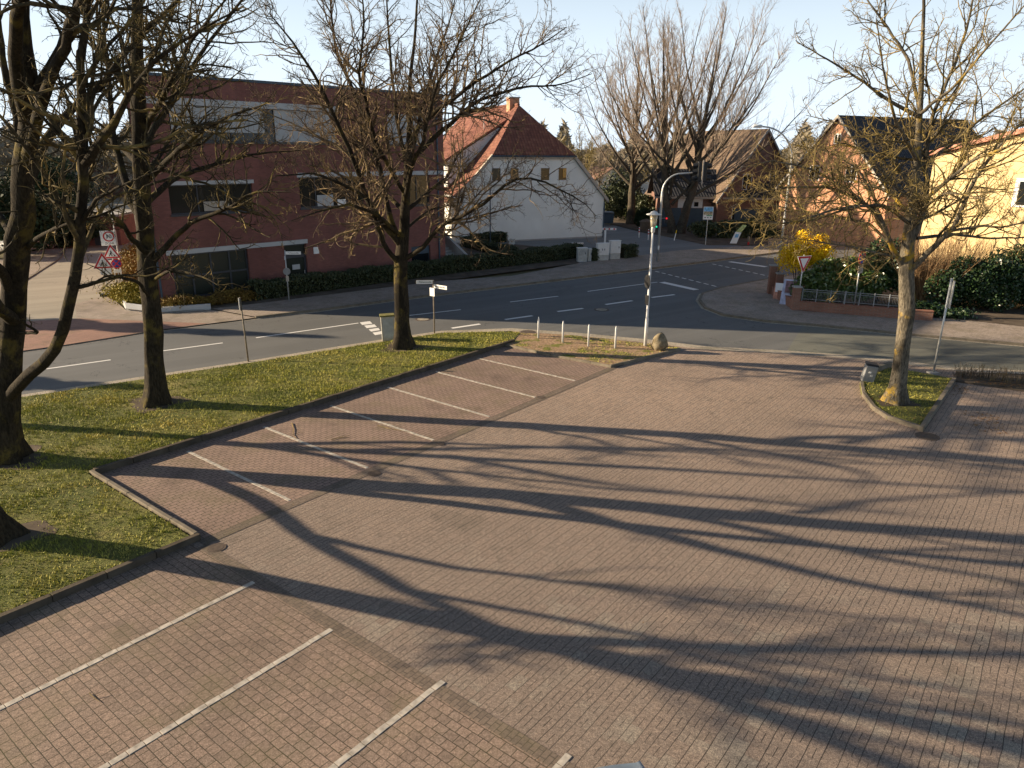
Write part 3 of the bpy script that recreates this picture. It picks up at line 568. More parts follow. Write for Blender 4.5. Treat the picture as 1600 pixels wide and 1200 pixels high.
T3 = [([b3, dep(628, 500, Y), dep(626, 450, Y), dep(628, 400, Y), dep(632, 345, Y), dep(637, 270, Y+.1), dep(641, 200, Y), dep(640, 130, Y), dep(648, 60, Y), dep(653, -20, Y), dep(660, -110, Y)], [.33, .30, .285, .27, .20, .14, .10, .075, .05, .035, .015]),
      lim([(624, 412), (600, 383, -.6), (588, 345, -1.2), (575, 310, -1.8), (540, 290, -2.6), (490, 270, -3.4), (430, 275, -4)], Y, .12, .02),
      lim([(628, 395), (610, 345, .2), (604, 322, .4), (594, 266, .6), (569, 175, .9), (545, 126, 1.2), (524, 80, 1.4), (517, 0, 1.6), (505, -70, 1.6)], Y, .15, .02),
      lim([(628, 385), (600, 352, -.5), (580, 325, -.9), (555, 259, -1.6), (524, 185, -2.1), (492, 119, -2.4), (461, 70, -2.6), (420, 20, -2.8)], Y, .14, .02),
      lim([(634, 240), (650, 203, -.4), (685, 171, -.9), (720, 147, -1.3), (741, 130, -1.6), (790, 98, -2), (842, 73, -2.4), (885, 42, -2.8)], Y, .11, .015),
      lim([(634, 262), (650, 243, .3), (699, 196, .8), (737, 164, 1.2), (776, 147, 1.5), (818, 135, 1.8), (877, 133, 2.2), (925, 115, 2.4)], Y, .12, .015),
      lim([(632, 405), (645, 397, -.2), (664, 385, -.5), (685, 353, -.8), (716, 339, -1.2), (748, 325, -1.6), (776, 301, -2), (800, 279, -2.3), (842, 280, -2.6), (877, 297, -2.8), (912, 315, -3), (932, 338, -3.1)], Y, .11, .012),
      lim([(637, 268), (620, 190, .4), (615, 140, .6), (608, 70, .8), (604, 0, .9), (600, -80, 1)], Y, .09, .015),
      lim([(638, 262), (655, 190, 1), (667, 140, 1.4), (685, 80, 1.8), (702, 35, 2.1), (720, -40, 2.4)], Y, .10, .015),
      lim([(632, 330), (600, 300, 1.5), (560, 250, 3), (500, 215, 4.5), (450, 190, 5.5), (400, 170, 6)], Y, .10, .015),
      lim([(634, 330), (670, 300, 1.2), (700, 275, 2.4), (715, 240, 3.2), (760, 210, 4.2)], Y, .09, .015),
      lim([(632, 320), (640, 270, -1.4), (660, 220, -2.8), (680, 140, -3.8), (720, 60, -4.6), (760, -20, -5)], Y, .10, .015),
      lim([(628, 370), (590, 335, -1.4), (545, 318, -2.8), (500, 330, -3.8), (455, 345, -4.6)], Y, .09, .012),
      lim([(630, 300), (590, 230, -2), (560, 120, -3.6), (570, 30, -4.2), (560, -50, -4.6)], Y, .09, .012),
      lim([(632, 360), (668, 330, 1.8), (700, 320, 3.2), (760, 340, 4.4)], Y, .07, .012)]
tree('bare_tree', 'bare broad-crowned tree standing alone by the concrete box near the road edge', b3, T3, 5, m_bark1, m_twig3, LV(3.6, 4.2, 5.5, .44, .46, .45))
b2 = at(245, 634); Y = b2.y
T2 = [([b2, dep(241, 560, Y), dep(238, 500, Y), dep(233, 440, Y), dep(228, 380, Y), dep(222, 300, Y-.5), dep(219, 220, Y-.9), dep(217, 120, Y-1.3), dep(214, 30, Y-1.8), dep(205, -80, Y-2.2), dep(200, -200, Y-2.6)], [.31, .28, .275, .27, .255, .23, .20, .17, .14, .10, .04]),
      lim([(240, 408), (262, 382, -.3), (300, 345, -.8), (345, 330, -1.4), (400, 300, -2), (455, 300, -2.4)], Y, .11, .015),
      lim([(226, 345), (205, 320, .5), (190, 262, 1), (176, 213, 1.3), (170, 127, 1.6), (162, 33, 1.8), (150, -70, 2)], Y, .15, .03),
      lim([(222, 290), (250, 262, -1), (300, 215, -2.2), (350, 185, -3.2), (420, 160, -4)], Y, .11, .015),
      lim([(220, 240), (240, 200, .6), (262, 170, 1), (290, 120, 1.6), (330, 60, 2.2), (380, 0, 2.8), (420, -60, 3)], Y, .12, .02),
      lim([(231, 400), (205, 370, -1), (180, 340, -1.8), (150, 330, -2.4), (110, 340, -3)], Y, .10, .012),
      lim([(225, 320), (270, 280, 1.4), (330, 258, 2.8), (400, 240, 4), (470, 235, 5)], Y, .11, .015),
      lim([(217, 190), (190, 120, -1), (150, 70, -2), (90, 20, -2.8)], Y, .10, .015),
      lim([(217, 140), (250, 60, -1.2), (285, -20, -2)], Y, .09, .015),
      lim([(237, 470), (215, 440, -.8), (170, 430, -1.6), (130, 450, -2.2)], Y, .07, .012),
      lim([(236, 440), (270, 420, -1.2), (310, 430, -2), (340, 445, -2.6)], Y, .06, .012),
      lim([(221, 260), (170, 210, 2), (120, 190, 3.6), (60, 170, 5)], Y, .10, .015),
      lim([(219, 215), (255, 150, -2.4), (300, 60, -4), (360, -10, -5)], Y, .10, .015),
      lim([(222, 280), (255, 235, 3), (300, 150, 5), (340, 90, 6.4)], Y, .09, .015)]
tree('bare_tree', 'dark bare tree on the verge between the road sign post and the leftmost trunks', b2, T2, 9, m_bark1, m_twig1, LV(2.8, 4.0, 5.5, .44, .46, .45))
b1 = at(9, 722); Y = b1.y
T1 = [([b1, dep(8, 650, Y), dep(12, 580, Y), dep(20, 500, Y), dep(26, 430, Y-.35), dep(30, 350, Y-.6), dep(36, 290, Y-.85), dep(44, 210, Y-1.1), dep(47, 140, Y-1.4), dep(38, 60, Y-1.7), dep(33, -60, Y-2.2), dep(20, -250, Y-2.9), dep(10, -420, Y-3.4)], [.36, .33, .31, .285, .27, .26, .23, .19, .17, .14, .11, .08, .03]),
      lim([(8, 628), (40, 592, -.5), (75, 558, -1.0), (98, 520, -1.4), (112, 470, -1.7), (121, 400, -2.0), (130, 310, -2.3), (133, 252, -2.5), (127, 180, -2.7), (121, 125, -2.9), (130, 60, -3.1), (133, -40, -3.4), (140, -200, -3.8)], Y, .16, .05),
      lim([(133, 255, -2.5), (155, 225, -2.8), (178, 190, -3.1), (200, 150, -3.4), (240, 95, -3.7), (300, 55, -4), (380, 10, -4.3)], Y, .10, .012),
      lim([(32, 320, -.7), (50, 265, -.2), (70, 222, .2), (113, 170, .7), (160, 130, 1.2), (215, 60, 1.7), (280, 0, 2.1), (330, -60, 2.5)], Y, .15, .02),
      lim([(46, 170, -1.3), (60, 133, -1.5), (87, 87, -1.8), (110, 37, -2.1), (125, -40, -2.4), (140, -200, -2.8)], Y, .12, .02),
      lim([(36, 240, -1.0), (18, 150, -1.1), (6, 100, -1.2), (-2, 30, -1.3), (-10, -100, -1.4)], Y, .11, .02),
      lim([(24, 470), (0, 420, -1), (-40, 380, -2), (-100, 300, -3), (-180, 150, -4)], Y, .14, .02),
      lim([(118, 450, -1.8), (150, 442, -2.0), (190, 430, -2.2), (235, 432, -2.4), (290, 405, -2.6)], Y, .05, .01),
      lim([(28, 400), (60, 370, -1), (100, 350, -1.7), (160, 335, -2.2), (215, 310, -2.6)], Y, .07, .01),
      lim([(126, 350, -2.2), (150, 310, -2.5), (190, 290, -2.8), (250, 265, -3.2)], Y, .05, .01),
      lim([(44, 200, -1.1), (20, 80, -2.6), (40, -60, -4.4), (60, -260, -6), (60, -500, -7.5)], Y, .16, .02),
      lim([(38, 260, -.9), (70, 150, -2.2), (120, 20, -3.4), (200, -150, -4.4), (260, -400, -5)], Y, .14, .02),
      lim([(30, 380), (-30, 300, 1.2), (-80, 200, 2.4), (-100, 50, 3.4)], Y, .1, .02),
      lim([(20, 520), (60, 520, -.6), (30, 500, -1.4), (-40, 470, -2)], Y, .05, .01),
      lim([(22, 500), (0, 480, -1.4), (-60, 430, -3), (-140, 300, -4.6), (-200, 100, -5.6)], Y, .17, .02)]
T1 += [([Vector(p) for p in ((b1.x, b1.y, 1.7), (-13.85, 17.0, 2.35), (-13.95, 15.5, 2.9), (-14.25, 13.9, 3.7), (-14.8, 12.2, 5.0), (-15.3, 10.8, 7.0), (-15.4, 10, 9))], [.12, .11, .10, .09, .07, .05, .02]),
       ([Vector(p) for p in ((-13.95, 15.6, 2.85), (-15.2, 14.9, 4.3), (-16.4, 14.6, 6.4), (-17, 14.4, 9))], [.08, .07, .05, .02]),
       ([Vector(p) for p in ((-14.25, 13.9, 3.7), (-13.9, 12.8, 5.4), (-14.0, 12.0, 7.6), (-14.1, 11.6, 9.6))], [.07, .06, .04, .02])]
L_ = LV(2.0, 3.4, 5, .36, .46, .45); L_[0][0]['t0'] = .42
tree('bare_tree', 'large dark bare tree at the left edge with a limb sweeping up from its base', b1, T1, 23, m_bark1, m_twig1, L_)
b0 = at(0, 846); Y = b0.y
def wl(pts, r0, r1): P = [Vector(p) for p in pts]; n = len(P); return P, [r0+(r1-r0)*i/(n-1) for i in range(n)]
x0, y0 = b0.x, b0.y
T0 = [wl([(x0, y0, 0), (x0-.12, y0-.15, 1.0), (x0-.5, y0-.7, 2.3), (x0-.9, y0-1.4, 3.6), (x0-1.2, y0-2.3, 5), (x0-1.3, y0-3.0, 6.6), (x0-1.2, y0-3.6, 8.4), (x0-1, y0-4, 10.4), (x0-1, y0-4.2, 12.4)], .30, .03),
      wl([(x0-.9, y0-1.5, 3.7), (x0-1.6, y0-1.2, 5), (x0-2, y0-.6, 6.6), (x0-2.2, y0-.2, 9), (x0-2.2, y0, 11)], .14, .02),
      wl([(x0-1.1, y0-2.1, 4.6), (x0-1.4, y0-3.6, 5.6), (x0-1.7, y0-5, 7), (x0-1.9, y0-6, 9), (x0-1.9, y0-6.6, 10.5)], .14, .02),
      wl([(x0-1.2, y0-2.6, 5.6), (x0-.9, y0-4, 7), (x0-.7, y0-4.8, 9), (x0-.4, y0-5.2, 10.6)], .11, .02),
      wl([(x0-.6, y0-.9, 2.8), (x0-2, y0-1.5, 4.2), (x0-3.2, y0-2, 6), (x0-4, y0-2.2, 8)], .12, .02),
      wl([(x0-1.2, y0-2.7, 6), (x0-2.6, y0-3.4, 7.6), (x0-3.6, y0-4, 10)], .10, .02)]
tree('bare_tree', 'trunk leaning out of the frame at the lower left corner of the verge', b0, T0, 31, m_bark1, m_twig1, LV(2.6, 3.2, 3.6, .42, .45, .42, fine=False))
b5 = Vector((-18.0, 20.9, 0)); x0, y0 = b5.x, b5.y
T5 = [wl([(x0, y0, 0), (x0+.05, y0, 1.5), (x0-.1, y0-.1, 3), (x0, y0-.1, 4.6), (x0+.1, y0, 7), (x0, y0, 9.5), (x0, y0, 12)], .24, .03),
      wl([(x0, y0, 3.0), (x0+.8, y0-.9, 4.2), (x0+1.2, y0-1.6, 6), (x0+1.4, y0-2, 8.4)], .12, .02), wl([(x0, y0, 3.4), (x0-.8, y0+.9, 4.8), (x0-1.2, y0+1.4, 7), (x0-1.3, y0+1.6, 9)], .12, .02),
      wl([(x0, y0, 4.2), (x0+.6, y0+.9, 5.6), (x0+1.0, y0+1.7, 7.6), (x0+1, y0+2, 9.6)], .11, .02), wl([(x0, y0, 5), (x0-1.2, y0-1, 6.6), (x0-1.8, y0-1.6, 9)], .11, .02)]
tree('bare_tree', 'bare tree just left of the frame whose twigs hang in at the left edge', b5, T5, 35, m_bark1, m_twig1, LV(2.2, 2.6, 3.4, .38, .42, .42, fine=False))
b4 = at(1398, 632); Y = b4.y
T4 = [([b4, dep(1404, 590, Y), dep(1411, 535, Y), dep(1419, 480, Y), dep(1414, 425, Y), dep(1419, 375, Y), dep(1428, 315, Y), dep(1435, 240, Y), dep(1438, 160, Y), dep(1441, 80, Y), dep(1444, 0, Y), dep(1440, -120, Y), dep(1440, -230, Y)], [.26, .225, .225, .24, .225, .18, .14, .10, .08, .06, .04, .025, .01]),
      lim([(1422, 382), (1440, 340, .2), (1449, 300, .3), (1446, 250, .2), (1452, 200, .3), (1470, 150, .5), (1500, 80, .8), (1520, 10, 1), (1530, -70, 1.2)], Y, .11, .02),
      lim([(1419, 424), (1436, 410, -.2), (1457, 386, -.4), (1489, 357, -.8), (1510, 309, -1.1), (1531, 267, -1.3), (1563, 224, -1.6), (1600, 188, -1.8), (1650, 130, -2)], Y, .11, .015),
      lim([(1480, 362, -.7), (1537, 352, -1.2), (1563, 356, -1.5), (1610, 345, -1.8), (1680, 350, -2)], Y, .05, .01),
      lim([(1432, 372, 0), (1490, 366, .8), (1545, 372, 1.4), (1600, 371, 2), (1680, 360, 2.6)], Y, .06, .012),
      lim([(1436, 180), (1462, 156, -.5), (1489, 139, -.8), (1537, 80, -1.2), (1585, 27, -1.5), (1640, -40, -1.8)], Y, .06, .012),
      lim([(1436, 260), (1483, 229, .8), (1531, 187, 1.4), (1600, 139, 2), (1680, 80, 2.6)], Y, .07, .012),
      lim([(1435, 182), (1393, 160, -.4), (1350, 128, -.8), (1297, 96, -1.2), (1243, 64, -1.5)], Y, .065, .01),
      lim([(1437, 170), (1419, 91, .4), (1387, 43, .7), (1355, 0, 1), (1320, -60, 1.2)], Y, .06, .01),
      lim([(1412, 418), (1393, 384, -.3), (1377, 341, -.6), (1350, 315, -.9), (1297, 293, -1.3), (1243, 291, -1.7), (1190, 300, -2), (1140, 325, -2.2)], Y, .085, .01),
      lim([(1380, 350, -.6), (1362, 300, -.2), (1340, 262, .2), (1290, 235, .6), (1235, 225, 1)], Y, .05, .01),
      lim([(1430, 300), (1377, 224, .6), (1320, 195, 1.2), (1260, 180, 1.8)], Y, .065, .01),
      lim([(1425, 340), (1390, 300, 1.2), (1330, 280, 2.4), (1260, 275, 3.4), (1200, 265, 4)], Y, .07, .01),
      lim([(1422, 350), (1380, 320, -1.2), (1310, 325, -2.2), (1250, 345, -3), (1200, 350, -3.5)], Y, .06, .01),
      lim([(1425, 330), (1470, 290, -1.2), (1520, 250, -2.4), (1570, 230, -3.2), (1640, 210, -4)], Y, .07, .012),
      lim([(1432, 250), (1400, 190, -1.6), (1380, 110, -2.8), (1370, 30, -3.6)], Y, .06, .01),
      lim([(1434, 250), (1470, 200, 2), (1500, 130, 3.4), (1540, 60, 4.4)], Y, .06, .01),
      lim([(1421, 360), (1450, 320, -2), (1480, 300, -3.4), (1540, 310, -4.6)], Y, .06, .01),
      lim([(1393, 384, -.3), (1360, 350, .6), (1310, 340, 1.4), (1250, 330, 2.0), (1180, 315, 2.5), (1130, 300, 2.8)], Y, .05, .01),
      lim([(1377, 341, -.6), (1330, 300, -1.2), (1270, 265, -1.8), (1210, 250, -2.2), (1160, 262, -2.6)], Y, .05, .01),
      lim([(1350, 315, -.9), (1300, 335, -1.6), (1240, 350, -2.0), (1180, 345, -2.4), (1140, 350, -2.6)], Y, .04, .01),
      lim([(1430, 320), (1385, 275, .2), (1350, 235, .6), (1310, 225, 1.0), (1250, 250, 1.5)], Y, .055, .01),
      lim([(1425, 350), (1470, 330, 1.6), (1520, 300, 2.6), (1580, 300, 3.6)], Y, .05, .01),
      lim([(1412, 405), (1370, 395, -1.4), (1330, 385, -2.2), (1290, 380, -2.8), (1240, 372, -3.2)], Y, .045, .01)]
tree('bare_tree', 'lichen-covered bare tree growing on the small kerbed island beside the litter bin', b4, T4, 41, m_bark4, m_twig4, LV(4.2, 4.4, 5.8, .40, .46, .45))
# two tall beeches beyond the road
def vase(base, h, seed, n=9, spread=.35, r0=.4, fork=.2, lean=(0, 0)):
    r = random.Random(seed); b = Vector(base); out = [([b, b+Vector((lean[0]*.3, lean[1]*.3, h*fork*.5)), b+Vector((lean[0]*.6, lean[1]*.6, h*fork)), b+Vector((lean[0], lean[1], h*.55)), b+Vector((lean[0]*1.3, lean[1]*1.3, h*.86))], [r0, r0*.85, r0*.74, r0*.34, r0*.05])]
    for i in range(n):
        a = i*2.4+r.uniform(-.3, .3); q = math.sqrt(1-(i+.5)/n); z = h*(fork*.8+.34*i/n); s = h*spread*q*r.uniform(.85, 1.08); top = h*(.50+.48*math.sqrt(max(0, 1-.9*q*q)))*r.uniform(.93, 1.02)
        k = z/(h*.55); c = b+Vector((lean[0]*min(k, 1), lean[1]*min(k, 1), z)); d = Vector((math.cos(a), math.sin(a), 0))
        out.append(([c, c+d*s*.35+Vector((0, 0, (top-z)*.25)), c+d*s*.72+Vector((0, 0, (top-z)*.6)), c+d*s+Vector((0, 0, top-z))], [r0*.36, r0*.22, r0*.12, r0*.03]))
    return out
LVM = [(dict(dens=1.9, lfac=.34, K=8, ang=(20, 48), t0=.22, trop=.10, wob=.10, lmax=4.2, lmin=1, rfac=.42, rmin=.02), 4),
       (dict(dens=2.1, lfac=.42, K=6, ang=(20, 45), t0=.12, trop=.12, wob=.12, lmax=3, lmin=.6, rfac=.45, rmin=.011), 3),
       (dict(dens=2.2, lfac=.5, K=4, ang=(20, 45), t0=.1, trop=.10, wob=.14, lmax=1.6, lmin=.4, rfac=.6, rmin=.008), 3), (dict(dens=2.2, lfac=.5, K=3, ang=(18, 40), t0=.2, trop=.10, wob=.12, lmax=.9, lmin=.3, rfac=.7, rmin=.006), 3)]
c = at(985, 351); tree('beech_tree', 'tall bare beech with one straight dark trunk behind the blue waste container', c, vase(c, 20.0, 3, 17, .42, .50, .24), 51, m_barkm, m_twigm, LVM, group=None, flare=1.2)
c = at(1056, 366); c2 = c
L = vase(c+Vector((-.25, 0, 0)), 23.0, 5, 15, .36, .46, .16, (-1.8, .6))+vase(c+Vector((.3, 0, 0)), 22.0, 8, 19, .50, .50, .20, (1.8, 0))
L = [L[0], L[16]]+L[1:16]+L[17:]
tree('beech_tree', 'huge bare beech forking into two trunks in front of the dark garage', c, L, 52, m_barkm, m_twigm, LVM, trunkn=2, flare=1.2)
# smaller bare trees beyond, shared variants
LVS = [(dict(dens=2.4, lfac=.45, K=6, ang=(25, 55), t0=.1, trop=.10, wob=.15, lmax=3.5, lmin=.6, rfac=.5, rmin=.03), 3),
       (dict(dens=2.6, lfac=.5, K=5, ang=(25, 55), t0=.1, trop=.08, wob=.18, lmax=1.8, lmin=.5, rfac=.6, rmin=.02), 3),
       (dict(dens=2.8, lfac=.55, K=3, ang=(25, 55), t0=.1, trop=.06, wob=.2, lmax=1.1, lmin=.3, rfac=.7, rmin=.014), 3)]
far = [(905, 330, 'pale yellowish bare tree just right of the white house gable', 12.0, 0), (935, 322, 'slim bare tree between the white house and the tall beech', 10.0, 1),
       (1020, 318, 'small bare tree seen between the two beech trunks', 9.0, 2), (1160, 300, 'bare tree rising behind the ridge of the brown-roofed house', 13, 1),
       (1262, 300, 'pale bare tree left of the orange brick gable', 14.5, 2), (1300, 292, 'bare tree behind the apex of the orange brick gable', 16, 0),
       (1235, 300, 'bare tree between the curved street lamp and the orange gable', 12, 1), (1500, 290, 'bare tree behind the dark roof beside the yellow house', 13, 2), (1570, 288, 'bare tree beyond the roof edge of the yellow house', 14, 0),
       (60, 330, 'bare tree beyond the side street, left of the sweeping limb', 11, 0), (118, 312, 'bare tree far down the left of the side street', 12, 1), (160, 318, 'bare tree at the far end of the side street', 9, 2), (5, 335, 'bare tree at the far left beyond the parked cars', 12, 1), (880, 300, 'bare tree directly behind the hipped roof of the white house', 12, 2)]
protos = {}
for i, (px, py, lab, hh, k) in enumerate(far):
    p = at(px, py)
    if k not in protos:
        protos[k] = tree('bare_tree', lab, (p.x, p.y, 0), vase((p.x, p.y, 0), hh, 60+k, 8, .38, .22, .22), 70+k, m_barkm, m_twigy if k != 1 else m_twigm, LVS, flare=1.2, sides=6); protos[k]['_h'] = hh
        protos[k]['group'] = 'bare trees in the background'
    else: o = dup(protos[k], (p.x, p.y, 0), i*1.3, lab, hh/protos[k]['_h'])
for k in protos.values(): del k['_h']
for o in list(S.objects):
    if '_h' in o: del o['_h']

# ------------------------------------------------------------------ leafy things
def leafcloud(name, mat, fn, n, size, seed=1, parent=None, flat=.0, up=0.0, asp=1.6):
    r = np.random.default_rng(seed); c = fn(r, n); n = len(c); a = r.normal(size=(n, 3)); a[:, 2] += up; a /= np.linalg.norm(a, axis=1, keepdims=True); b = r.normal(size=(n, 3)); b -= (a*b).sum(1, keepdims=True)*a; b /= np.linalg.norm(b, axis=1, keepdims=True)
    s = size*r.uniform(.6, 1.4, n)[:, None]; V = np.stack([c-a*s*asp*.5, c+b*s*.5, c+a*s*asp*.5, c-b*s*.5], 1).reshape(-1, 3); return npmesh(name, V, np.arange(len(V)).reshape(-1, 4), mat, parent, False)
def lumps(r, n, c, rad, k=14, shell=.35):
    """points clumped near the outside of an uneven ellipsoid"""
    kc = r.normal(size=(k, 3)); kc /= np.linalg.norm(kc, axis=1, keepdims=True); kc[:, 2] = np.abs(kc[:, 2])*1.1-.25; kc *= r.uniform(.45, .8, (k, 1)); kr = r.uniform(.28, .5, k)
    i = r.integers(0, k, n); d = r.normal(size=(n, 3)); d /= np.linalg.norm(d, axis=1, keepdims=True); p = kc[i]+d*(kr[i]*(1-shell*r.random(n)**1.5))[:, None]
    p = p*np.array(rad)+np.array(c); return p[p[:, 2] > 0.05]
def boxhedge(a, b, wd, h, z0=.08, rough=.06):
    A = np.array(a[:2]); B = np.array(b[:2]); L = np.hypot(*(B-A)); t = (B-A)/L; nn = np.array([-t[1], t[0]])
    def f(r, n):
        s = r.random(n)*L; q = r.integers(0, 4, n); u = r.uniform(-.5, .5, n); z = r.uniform(0, 1, n)
        u = np.where(q == 0, -.5, np.where(q == 1, .5, u)); z = np.where(q >= 2, 1, z); wav = .5+.5*np.sin(s*1.7+.6*np.sin(s*.7)+L); hh = h*(.9+.12*wav+.05*np.sin(s*5))
        e = r.random(n) < .04; s = np.where(e & (r.random(n) < .5), 0, np.where(e, L, s))
        P = A+np.outer(s, t)+np.outer(u*wd, nn); return np.column_stack([P+r.normal(0, rough, (n, 2)), z0+z*hh+r.normal(0, rough*.7, n)])
    return f
def shrub_thing(name, lab, cat, loc, mat, fn, n, size, seed, core=None, asp=1.6, stems=None):
    root = thing(name, lab, cat, loc); leafcloud('foliage', mat, fn, n, size, seed, root, asp=asp)
    if stems is not None:
        r = random.Random(seed); mb = MB()
        for i in range(stems[0]):
            a = r.uniform(0, 6.28); s = r.uniform(.1, stems[2]); mb.tube([(loc[0]+.1*math.cos(a), loc[1]+.1*math.sin(a), .05), (loc[0]+s*.5*math.cos(a), loc[1]+s*.5*math.sin(a), stems[1]*.5), (loc[0]+s*math.cos(a), loc[1]+s*math.sin(a), stems[1])], [.03, .02, .01], 5)
        mb.build('stems', m_barkm, root)
    return root
def hedge(lab, a, b, wd, h, n, size, seed, mat=None, z0=.08):
    c = (Vector(a)+Vector(b))/2; root = thing('hedge', lab, 'hedge', (c.x, c.y, 0)); leafcloud('foliage', mat or m_hedge, boxhedge(a, b, wd, h, z0), n, size, seed, root)
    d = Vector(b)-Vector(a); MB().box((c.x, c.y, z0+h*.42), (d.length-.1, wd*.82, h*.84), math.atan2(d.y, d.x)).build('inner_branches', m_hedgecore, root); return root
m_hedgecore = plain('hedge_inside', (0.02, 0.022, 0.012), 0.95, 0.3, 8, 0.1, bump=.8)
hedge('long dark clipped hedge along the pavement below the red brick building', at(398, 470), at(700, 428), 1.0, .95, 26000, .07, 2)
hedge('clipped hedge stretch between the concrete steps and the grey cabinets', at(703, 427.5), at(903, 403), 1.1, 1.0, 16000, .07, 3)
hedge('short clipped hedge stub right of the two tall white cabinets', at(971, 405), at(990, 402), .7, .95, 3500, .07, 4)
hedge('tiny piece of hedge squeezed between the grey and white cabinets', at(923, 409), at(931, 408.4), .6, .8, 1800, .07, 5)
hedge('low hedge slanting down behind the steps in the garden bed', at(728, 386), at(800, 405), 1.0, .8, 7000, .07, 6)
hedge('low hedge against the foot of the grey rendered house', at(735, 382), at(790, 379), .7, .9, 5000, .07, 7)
def gc(line, w, h):
    P = np.array([[p.x, p.y] for p in line]); s = np.concatenate([[0], np.cumsum(np.hypot(*np.diff(P, axis=0).T))])
    def f(r, n):
        t = r.random(n)*s[-1]; x = np.interp(t, s, P[:, 0]); y = np.interp(t, s, P[:, 1]); l = np.sin(t*2.3)*.5+.5; z = r.random(n)**.6*h*(.5+.5*l)*r.uniform(.6, 1, n)
        return np.column_stack([x+r.normal(0, w, n), y+r.normal(0, w, n), .1+z])
    return f
stuff(leafcloud('ground_cover', m_rusty, gc([at(262, 486), at(330, 478), at(392, 470)], .3, .7), 15000, .06, 8), 'rusty yellow ground cover shrubs under the ground floor windows of the brick building', 'ground cover')
stuff(leafcloud('ground_cover', m_yg, gc([at(196, 468), at(215, 472), at(240, 476)], .5, 1.0), 14000, .07, 9), 'bright yellow-green heather filling the white-edged planter corner', 'ground cover')
stuff(leafcloud('ground_cover', m_rusty, gc([at(205, 445), at(213, 420), at(220, 400)], .6, 1.3), 9000, .08, 10), 'brown and green shrubs along the side street behind the planter', 'ground cover')
p = at(1247, 462); shrub_thing('forsythia', 'bright yellow flowering forsythia above the brick wall corner', 'shrub', (p.x, p.y, 0), m_fors, lambda r, n: lumps(r, n, (p.x+.2, p.y, 2.3), (1.55, 1.1, 1.75), 26, .8), 15000, .07, 11, stems=(16, 3.0, 1.1))
q2 = at(1315, 482); shrub_thing('laurel_bush', 'glossy green laurel bush behind the railing and the yield sign', 'shrub', (q2.x, q2.y+.4, 0), m_laurel, lambda r, n: lumps(r, n, (q2.x+.2, q2.y+.6, 1.2), (2.7, 1.15, 1.7), 30, .4), 18000, .12, 12, stems=(10, 2, 1.2))
q3 = at(1385, 480); shrub_thing('dark_shrub', 'dark evergreen shrub behind the lichen-covered trunk', 'shrub', (q3.x, q3.y+1.2, 0), m_ivy, lambda r, n: lumps(r, n, (q3.x, q3.y+1.2, 1.7), (1.9, 1.2, 2.2), 18, .5), 9000, .11, 13, stems=(8, 2, 1))
q4 = at(1560, 492)
shrub_thing('ivy_hedge', 'large dark ivy-clad hedge at the right edge behind the steel post', 'hedge', (q4.x, q4.y+1, 0), m_ivy, lambda r, n: np.concatenate([lumps(r, n//3, (q4.x-1.0, q4.y+.9, 1.0), (2.3, 1.2, 2.1), 16, .35), lumps(r, n//3, (q4.x+1.2, q4.y+.9, 1.4), (2.6, 1.3, 2.6), 18, .35), lumps(r, n//3, (q4.x+4.2, q4.y+.6, 1.5), (2.8, 1.4, 2.9), 16, .35)]), 42000, .10, 14, stems=(8, 2, 1.2))
# bare tan shrub
def stemshrub(lab, c, n, h, spread, seed, mat, rad=.012, name='bare_shrub'):
    r = np.random.default_rng(seed); P = np.empty((n, 7, 3)); a = r.uniform(0, 2*np.pi, n); b = r.random(n)**.5*spread*.35
    P[:, 0] = np.column_stack([c[0]+np.cos(a)*b, c[1]+np.sin(a)*b*.6, np.full(n, .08)]); d = np.column_stack([np.cos(a)*.25, np.sin(a)*.2, np.ones(n)]); hh = h*r.uniform(.55, 1.05, n)
    for k in range(1, 7): d = d+r.normal(size=(n, 3))*.11; d /= np.linalg.norm(d, axis=1, keepdims=True); P[:, k] = P[:, k-1]+d*(hh/6)[:, None]
    Rr = np.full((n, 1), rad)*(1-.6*np.linspace(0, 1, 7))[None]; V, F = tubes(P, Rr, 3); P2_, R2_ = grow(r, P, Rr, dens=2.2, lfac=.3, K=4, ang=(20, 50), t0=.3, trop=.1, wob=.2, rfac=.7, rmin=.006, lmax=.8)
    V2, F2 = tubes(P2_, R2_, 3); root = thing(name, lab, 'shrub', (c[0], c[1], 0)); npmesh('branches', np.concatenate([V, V2]), np.concatenate([F, F2+len(V)]), mat, root); return root
q5 = at(1455, 482); stemshrub('dense bare tan shrub of upright stems against the yellow house', (q5.x, q5.y+.9), 420, 4.0, 3.6, 15, twigm('tan_stems', (0.20, 0.12, 0.06), (0.36, 0.23, 0.12), (0.5, 0.34, 0.18)), .016)
q6 = at(1485, 470); stemshrub('bare shrub bending over the top of the ivy hedge', (q6.x+1.0, q6.y+1.6), 200, 3.6, 3.4, 16, m_twig3, .014)
for i, (px, py, lab) in enumerate([(1510, 592, 'scrubby leafless bush at the edge of the right planting bed'), (1545, 596, 'second scrubby leafless bush along the right planting bed'), (1590, 600, 'scrubby leafless bush cut by the right frame edge')]):
    c = at(px, py); stemshrub(lab, (c.x, c.y), 60, .55, 1.6, 80+i, m_twig3, .009)
c = at(1400, 492); stuff(leafcloud('ground_cover', m_ivy, gc([at(1412, 492), at(1450, 494), at(1500, 498)], .35, .7), 6000, .09, 17), 'low green ground cover at the foot of the bare tan shrub', 'ground cover')
